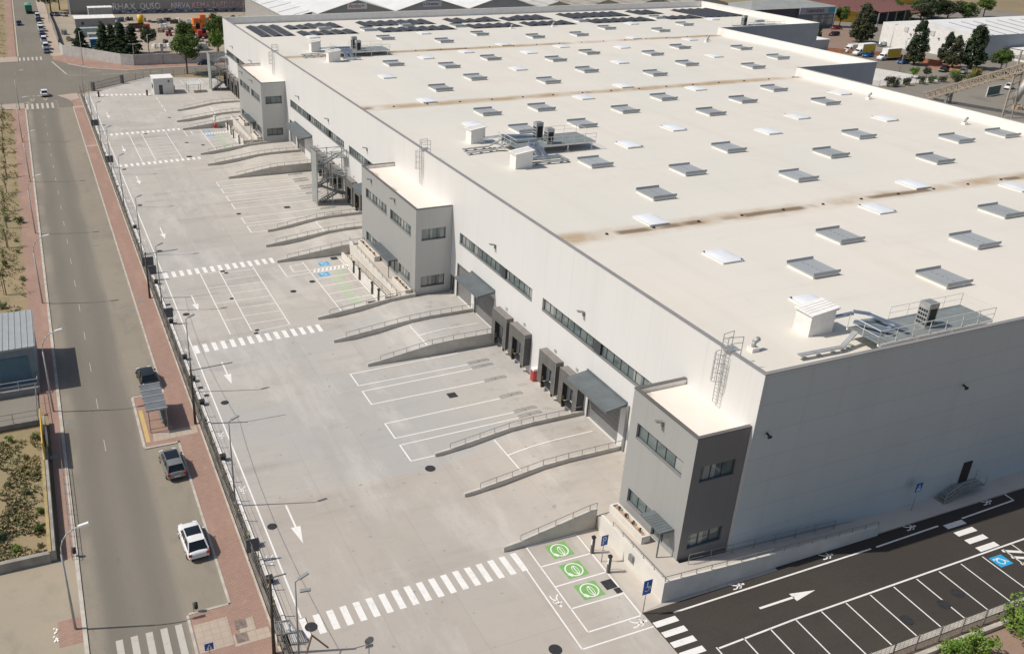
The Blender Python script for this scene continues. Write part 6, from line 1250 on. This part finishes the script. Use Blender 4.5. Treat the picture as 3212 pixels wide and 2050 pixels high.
# ------------------------------------------------------------------ right-hand neighbours
t = thing('annex_shed', 'small dark grey annex with white roof beside the far right corner of the warehouse', 'shed', (252,246,0)); MB().box(246,242.6,-.1,252.3,250,3.5).build('walls', SHADEW, t); MB().box(245.8,242.4,3.5,252.5,250.2,3.65).build('roof', WHITEP, t)
t = thing('neighbour_warehouse', 'white neighbouring warehouse with standing-seam roof behind the cypress trees', 'warehouse', (300,230,0)); h = 7.7; m = MB()
P = [(280.2,247),(285.4,212.8),(372,211.6),(366,245)]
m.add([(p[0],p[1],-.1) for p in P]+[(p[0],p[1],h) for p in P], [(0,1,5,4),(2,3,7,6),(3,0,4,7)]); m.build('white_wall', WHITEP, t)
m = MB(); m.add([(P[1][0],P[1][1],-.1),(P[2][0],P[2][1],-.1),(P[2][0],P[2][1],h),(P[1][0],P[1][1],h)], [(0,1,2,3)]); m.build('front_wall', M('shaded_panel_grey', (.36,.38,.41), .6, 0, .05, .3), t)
m = MB(); R1, R2 = (282.8,230), (369,229); rz = h+2.2
m.add([(P[1][0],P[1][1],h),(P[2][0],P[2][1],h),(R2[0],R2[1],rz),(R1[0],R1[1],rz)],[(0,1,2,3)]); m.add([(R1[0],R1[1],rz),(R2[0],R2[1],rz),(P[3][0],P[3][1],h),(P[0][0],P[0][1],h)],[(0,1,2,3)]); m.add([(P[1][0],P[1][1],h),(R1[0],R1[1],rz),(P[0][0],P[0][1],h)],[(0,1,2)])
m.build('roof', M('white_sheet_roof', (.72,.72,.70), .6, 0, .05, .3), t); m = MB()
for i in range(14):
    f = (i+1)/15; a = Vector((P[1][0]+(P[2][0]-P[1][0])*f, P[1][1]+(P[2][1]-P[1][1])*f, h+.1)); b = Vector((R1[0]+(R2[0]-R1[0])*f, R1[1]+(R2[1]-R1[1])*f, rz+.1)); m.bar(a, a.lerp(b,.9), .35, .12)
m.build('roof_seams', M('seam_grey', (.34,.34,.34), .7, 0, .05), t)
m = MB()
for y, z in ((236,5.0),(226,5.0)): m.box(280.2+(247-y)*.152-.5,y-.25,z,280.2+(247-y)*.152+.1,y+.25,z+.2)
m.build('wall_lamp', DARK, t); m = MB()
for y in (238.5,229): x = 280.2+(247-y)*.152; m.box(x-.05,y-1.2,5.6,x+.1,y+1.2,7.2)
m.build('louvre', M('pale_louvre', (.55,.54,.51), .6, 0, .05), t)
t = thing('annex_block', 'lower white annex with grey front before the neighbouring warehouse', 'building', (300,210,0)); MB().box(299,203.5,-.1,312,211,3.4).build('walls', M('annex_grey', (.40,.41,.42), .7, 0, .05), t); m = MB(); m.add([(298.8,203.3,-.1),(298.8,211.2,-.1),(298.8,211.2,3.6),(298.8,203.3,3.6)],[(0,1,2,3)]); m.box(298.8,203.3,3.4,312.2,211.2,3.6); m.build('roof', WHITEP, t)
t = thing('parking_canopy', 'grey flat canopy at the right edge before the white neighbour', 'canopy', (290,190,0)); MB().box(278,186,4.0,302,197,4.4).build('roof', M('canopy_stone', (.30,.295,.27), .8, 0, .1, .4), t)
for x in (278.5,290,301.5):
    for y in (186.5,196.5): MB().box(x-.15,y-.15,-.1,x+.15,y+.15,4).build('post', STEELD, t)
# company building, tiled roofs, yellow building
t = thing('company_building', 'grey company building with lettered fascia at the upper right', 'building', (280,285,0)); GB = M('company_wall', (.15,.17,.20), .6, 0, .08, .4); m = MB(); m.box(278.3,285.2,-.1,297,300,7.6); m.build('front_block', GB, t); MB().box(278.2,284.9,5.4,297.1,285.19,7.9).build('fascia', M('fascia_grey', (.34,.35,.385), .5, 0, .04), t)
MB().box(255,286,-.1,278.2,300,7.6).build('side_block', M('dark_violet_wall', (.075,.068,.085), .7, 0, .1, .4), t); m = MB(); m.add([(254.5,285.5,7.7),(278.2,285.5,7.7),(297.3,285.5,7.95),(297.3,306,7.95),(254.5,306,7.7),(264,296,9.8),(288,296,9.8)],[(0,1,6,5),(1,2,6),(2,3,6),(3,4,5,6),(4,0,5)]); m.build('roof', M('company_roof', (.29,.30,.285), .8, 0, .08, .3), t)
text_mesh('sign_letters', 'TABANDRA', 1.75, M('dark_red_letters', (.16,.09,.10), .6, 0, .05), t, (281.2,284.85,6.0), 0, .03, .02); o = MB().box(292.6,284.82,5.8,295.9,284.9,7.5).build('sign_logo', M('teal_logo', (.02,.28,.34), .5, 0, .05), t)
m = MB()
for x in (278.9,280,281.1): m.box(x,285.1,.2,x+.7,285.19,3.2)
m.build('door', SIGNW, t); m = MB(); m.box(285,285.1,1.2,296,285.19,3.6); m.box(285,285.1,3.9,296,285.18,4.9); m.build('window', GLASS, t)
t = thing('tiled_house', 'long building with red-brown tiled roof and yellow walls at the upper right', 'house', (330,300,0)); m = MB(); m.add([(296,312,6.6),(322,287.5,3.4),(353,291,3.4),(354,330,6.0),(302,336,7.0),(316,313,9.4),(346,309,8.6)],[(0,1,5),(1,2,6,5),(2,3,6),(3,4,5,6),(4,0,5)]); m.build('roof', TILE, t)
m = MB(); m.prism([(297.2,312.6),(321,291.5),(350,295),(350,329),(303,335)], -.1, 3.3); m.add([(296.6,312.2,3.2),(321.4,289.6,3.2),(321.4,289.6,3.4),(296.6,312.2,6.5)],[(0,1,2,3)]); m.build('walls', YELW, t); m = MB()
for i in range(5): f = .14+.18*i; x, y = 297+25*f, 312.5-23.3*f; m.obox(x,y,2.6,1.6,.5,1.7,-.75)
for i in range(6): x = 324+i*4.4; m.box(x,289.0+(x-322)*.13,2.2,x+1.8,289.6+(x-322)*.13,4.2)
m.build('window', FRAME, t)
t = thing('tiled_shed', 'open shed with red-brown tiled roof and dark underside at the upper right', 'shed', (338,285,0)); m = MB(); m.add([(320,284.8,5.0),(338,287.5,5.0),(342,300,6.6),(322,298,6.6)],[(0,1,2,3)]); m.add([(320,284.8,4.7),(338,287.5,4.7),(338,287.5,5.0),(320,284.8,5.0)],[(0,1,2,3)]); m.build('roof', TILE, t); m = MB()
for f in (0,.33,.66,1): MB().box(320.3+17.3*f-.2,285+2.7*f-.0,-.1,320.3+17.3*f+.2,285.4+2.7*f,4.7).build('post', STEELD, t)
MB().box(321,288.5,-.1,341,298,4.8).build('under_eave_shade', DARK, t)  # black block filling the shed, stands in for the shade under the eaves
t = thing('yellow_building', 'bright yellow building with small white windows at the top right', 'building', (395,345,0)); m = MB(); hole_wall(m, ('y', 338), 385, 412, -3, 11, [(387+i*3.6,388.8+i*3.6,2.0,4.2,.2) for i in range(6)]); m.add([(385,338,-3),(385,360,-3),(385,360,11),(385,338,11)],[(0,1,2,3)]); m.build('walls', YELW, t); MB().box(384.5,337.5,11,412.5,360,11.4).build('roof', TILE, t); m = MB()
for i in range(6): m.box(387+i*3.6,338.1,2.0,388.8+i*3.6,338.18,4.2)
m.build('window', SIGNW, t)
poly_wall('brick_wall',[(250,240.5),(262.5,228),(266.5,210),(274.5,217.5)],1.3,BRWALL,'low orange brick wall behind the yellow box vans')
struct('brick_ramp', MB().poly([(262,214.5),(274.2,217.6),(276,210),(264,200.2),(257.6,201.2)], -.055), ground_mat('orange_block_paving', (.42,.205,.125), (.38,.19,.12), (.28,.15,.10), .6, (.6,.6,1), None, .2))
struct('brown_forecourt', MB().poly([(246,244),(262,241),(300,275),(300,284.5),(262,284.5),(246,262)], -.052), ground_mat('brown_pavement', (.30,.215,.165), (.27,.20,.16), (.2,.15,.12), .6, (.3,.3,1), None, .2))
struct('pale_concrete_slope', MB().poly([(203,190.4),(244.5,190.4),(243.5,204.6),(242,211.5),(203,203.6)], -.05), M('pale_slope_concrete', (.60,.57,.52), .85, 0, .10, .5))
run_fence('works_fence', [(216,189.3),(230,189.6),(244,188.6),(256,186.5)], 1.8, 'dark wire fence in front of the white sloping wall', 'fence')
t = thing('conveyor_truss', 'long inclined steel lattice conveyor rising to the right edge', 'conveyor', (219,160,0)); m = MB()
A, B = Vector((219.2,173.5,-.2)), Vector((219.0,136,18.0)); wd, hh_ = 1.1, 1.7; N = 26; dirv = (B-A).normalized(); upv = dirv.cross(Vector((1,0,0))).normalized(); upv = upv if upv.z > 0 else -upv
for sx in (-wd,wd):
    for k in (0,1): o = Vector((sx,0,0))+upv*hh_*k; m.bar(A+o, B+o, .34, .34)
for i in range(N):
    p, q = A.lerp(B, i/N), A.lerp(B, (i+1)/N)
    for sx in (-wd,wd):
        o = Vector((sx,0,0)); m.bar(p+o, p+o+upv*hh_, .2,.2); m.bar((p+o) if i % 2 else (p+o+upv*hh_), (q+o+upv*hh_) if i % 2 else (q+o), .18,.18)
    m.bar(p-Vector((wd,0,0))+upv*hh_, p+Vector((wd,0,0))+upv*hh_, .18,.18)
m.build('lattice', M('rusty_beige_steel', (.36,.30,.235), .7, .1, .15, 1), t); m = MB(); m.box(218.3,167.2,-.1,218.6,167.9,2.9); m.box(219.8,167.2,-.1,220.1,167.9,2.9); m.bar((218.4,167.5,1.2),(220,167.5,2.4),.15,.15); m.build('support', STEELD, t)
m = MB(); m.bar((218.2,151.2,-.1),(218.2,151.2,16),.32,.32); m.bar((220.3,150.2,-.1),(219.8,150.6,11),.22,.22)
for i in range(6): m.bar((218.2,151.2,.5+i*1.8),(220.1,150.4,1.8+i*1.8),.12,.12)
m.build('tower_leg', M('pale_tower_steel', (.42,.36,.29), .7, .1, .1), t)
t = thing('cement_silo', 'pale slanted cylinder by the conveyor tower at the right edge', 'silo', (235,160,0)); MB().tube((234.6,160.4,1.2),(235.6,159.3,6.6),.95,14).build('tank', CONT, t); m = MB(); m.tube((234.2,160.6,-.1),(234.6,160.4,1.6),.12,6); m.tube((235.2,160.0,-.1),(235,160.2,1.6),.12,6); m.build('legs', STEELD, t)
rg = random.Random(3)
for i, (x, y, s_) in enumerate(((231.5,157,'left'),(233,155.6,'middle'),(235.5,154.2,'right'))):
    m = MB(); 
    for k in range(7): m.obox(x+rg.uniform(-.8,.8), y+rg.uniform(-.7,.7), -.08, rg.uniform(.5,1.3), rg.uniform(.4,1), rg.uniform(.3,1.1), rg.uniform(0,3))
    tag(m.build('stone_heap', M('sandy_stones', (.45,.34,.24), .9, 0, .2, 1)), 'heap of sandy blocks at the foot of the conveyor tower, %s of three' % s_, 'heap')
m = MB(); m.obox(234.5,150.5,-.08,4,2.5,1.6,.3); tag(m.build('yellow_skip', M('ochre_yellow_panel', (.62,.47,.03))), 'yellow skip cut by the right edge below the conveyor tower', 'skip')
t = thing('mesh_gate', 'green mesh gate with white frame in the works yard', 'gate', (237.3,170.5,0)); m = MB()
for x, y in ((237.3,170.5),(243.8,171.7)): m.box(x-.1,y-.1,-.1,x+.1,y+.1,2.6)
m.bar((237.3,170.5,2.5),(243.8,171.7,2.5),.12,.12); m.bar((237.3,170.5,.1),(243.8,171.7,.1),.12,.12); m.build('frame', WHITEP, t); m = MB(); m.add([(237.3,170.5,.1),(243.8,171.7,.1),(243.8,171.7,2.45),(237.3,170.5,2.45)],[(0,1,2,3)]); m.add([(237.32,170.55,.1),(243.82,171.75,.1),(243.82,171.75,2.45),(237.32,170.55,2.45)],[(3,2,1,0)]); m.build('mesh', M('green_mesh', (.10,.15,.12), .7, 0, .1), t)
for kind, x, y, h, lf, sd, wd, lab in (('cypress',258.7,212.9,13.6,LEAFD,0,1.0,'tall pointed cypress next to the nearest yellow box van'),('cypress',271.5,212.3,9.4,LEAFD,1,1.15,'smaller cypress between the two large ones'),('cypress',271.2,202.6,13.2,LEAFD,2,1.25,'widest cypress in front of the white neighbouring warehouse'),('cypress',266.8,205.6,9.5,LEAFO,1,1.2,'olive-toned cypress merging with the widest one on its left'),
    ('round',272.3,193.6,7.8,LEAF,1,1.1,'round green tree behind the conveyor lattice'),('cypress',278.0,253.0,13.2,LEAFO,0,1.35,'very large olive-green tree above the white panel van'),('round',300.5,285.5,8.6,LEAF,2,.95,'green tree between the company building and the large olive tree'),('cypress',290.5,266.5,8.8,LEAFO,1,1.2,'olive tree behind the very large one'),('cypress',263.5,258.5,6.2,LEAFC,1,.55,'thin dark cypress beside the annex shed'),
    ('round',390.5,292.5,8.2,LEAF,0,1.25,'single round tree in the dry field'),('round',412,283,9,LEAF,1,1.1,'round tree at the top right corner of the field'),('round',354,293.5,11,LEAFO,2,1.25,'left tree of the dark grove before the field'),('round',361,294,12,LEAFD,3,1.3,'second tree of the dark grove before the field'),('round',368,292,11,LEAFO,0,1.3,'third tree of the dark grove before the field'),('round',376,290,10,LEAF,1,1.3,'right tree of the dark grove before the field'),('round',347,300,8,LEAF,2,1.0,'tree half in front of the yellow building'),('round',364,302,11,LEAF,1,1.05,'rear tree of the dark grove before the field'),
    ('round',335.5,289.5,4.2,LEAF,0,1.4,'low round shrub-tree before the tiled shed, left'),('round',342.5,291,4.4,LEAF,3,1.4,'low round shrub-tree before the tiled shed, right'),('bush',257.2,189.8,3.6,LEAFY,0,1.25,'yellowing bush behind the conveyor lattice'),('bush',262.5,187.8,3.0,LEAFY,2,1.2,'orange-tinged bush right of the yellowing one'),('bush',252.5,193,2.8,LEAFB,1,1.1,'lime-green bush on the brick ramp'),('bush',247.6,187.6,2.8,LEAFC,1,1.2,'dark green shrub at the fence, left of the yellowing bush'),('bush',252.6,187.4,2.9,LEAF,3,1.2,'dark green shrub at the fence, next to the yellowing bush'),('bush',243,189.5,2.4,LEAFO,2,1.1,'greyish shrub at the right end of the sloping wall'),
    ('round',239.4,196.2,3.6,LEAFB,2,1.05,'lime-yellow small tree above the sloping wall'),('round',243.6,195.2,3.4,LEAFO,3,1.0,'grey-green small tree right of the lime-yellow one'),('bush',221.4,188.7,3.6,LEAFO,0,.8,'thin shrub tree at the corner of the warehouse step'),('bush',224.0,188.9,3.3,LEAFO,1,.85,'second thin shrub tree along the sloping wall'),('bush',228.5,189.0,3.1,LEAFD,2,.8,'third thin shrub tree along the sloping wall'),('bush',234,189.0,2.8,LEAFO,0,.85,'fourth thin shrub tree along the sloping wall'),('bush',238.5,189.0,2.6,LEAF,1,.9,'last thin shrub tree along the sloping wall'),('bush',287,300,3,LEAFO,1,1.2,'round bush in front of the dark side of the company building')):
    tree(kind,lab,x,y,h,1,lf,None,None,sd,wd,-2.6 if 'grove' in lab else -.1)
for x, y, h, s_ in ((244.3,205.4,9.5,'leaning pale lamp pole in front of the blue-fronted car'),(281,245.5,7,'lamp pole beside the large olive tree'),(288.5,277.5,8.5,'pale pole left of the red car'),(267.5,203.5,9,'pale pole among the cypresses'),(276.2,238.4,8,'lamp pole at the corner of the white neighbouring warehouse')):
    t = thing('lamp_post', s_, 'lamp post', (x,y,0)); MB().tube((x,y,-.1),(x+.1,y,h),.10,7,.07).build('pole', STEEL, t); m = MB(); m.bar((x+.1,y,h),(x+1.3,y,h+.15),.22,.12); m.build('lamp_head', STEEL, t)
for x, y, s_ in ((277.8,243.6,'left'),(281.2,244.6,'right')):
    m = MB(); m.tube((x-1.2,y,.7),(x+1.2,y,.7),.8,12); tag(m.build('storage_tank', DUCT), 'shiny horizontal tank beside the white neighbouring warehouse, %s of two' % s_, 'tank')
# planting beyond the asphalt lot (bottom right corner)
for x, y, h, s_ in ((55.3,30.1,2.0,'light green bush behind the lot fence at the bottom edge, left one'),(57.3,29.6,2.1,'light green bush behind the lot fence at the bottom edge, right one'),(62.6,30.1,2.7,'bright green bush in the bottom right corner, upper'),(61.6,28.6,2.3,'bright green bush in the bottom right corner, lower'),(64.3,29.4,2.5,'bright green bush cut by the right edge')):
    tree('bush',s_,x,y,h*1.05,1,LEAFB,None,None,int(x)%4,1.05)
m = MB(); m.box(53,30.75,-.1,62.4,30.95,.35); tag(m.build('low_wall', KERB), 'broken line of pale kerb blocks below the gravel bed at the bottom right', 'wall')
t = thing('plan_frame', 'small wooden sign frame at the bottom edge of the yard beside the traffic sign', 'frame', (12.3,46.0,0)); m = MB(); m.bar((11.3,46.3,0),(12.2,46.8,2.2),.1,.1); m.bar((12.2,46.8,2.2),(13.2,46.2,1.2),.09,.09); m.bar((12.2,46.8,2.2),(12.0,47.6,3.2),.05,.05); m.build('frame', M('brown_timber', (.17,.11,.07), .8, 0, .2), t)
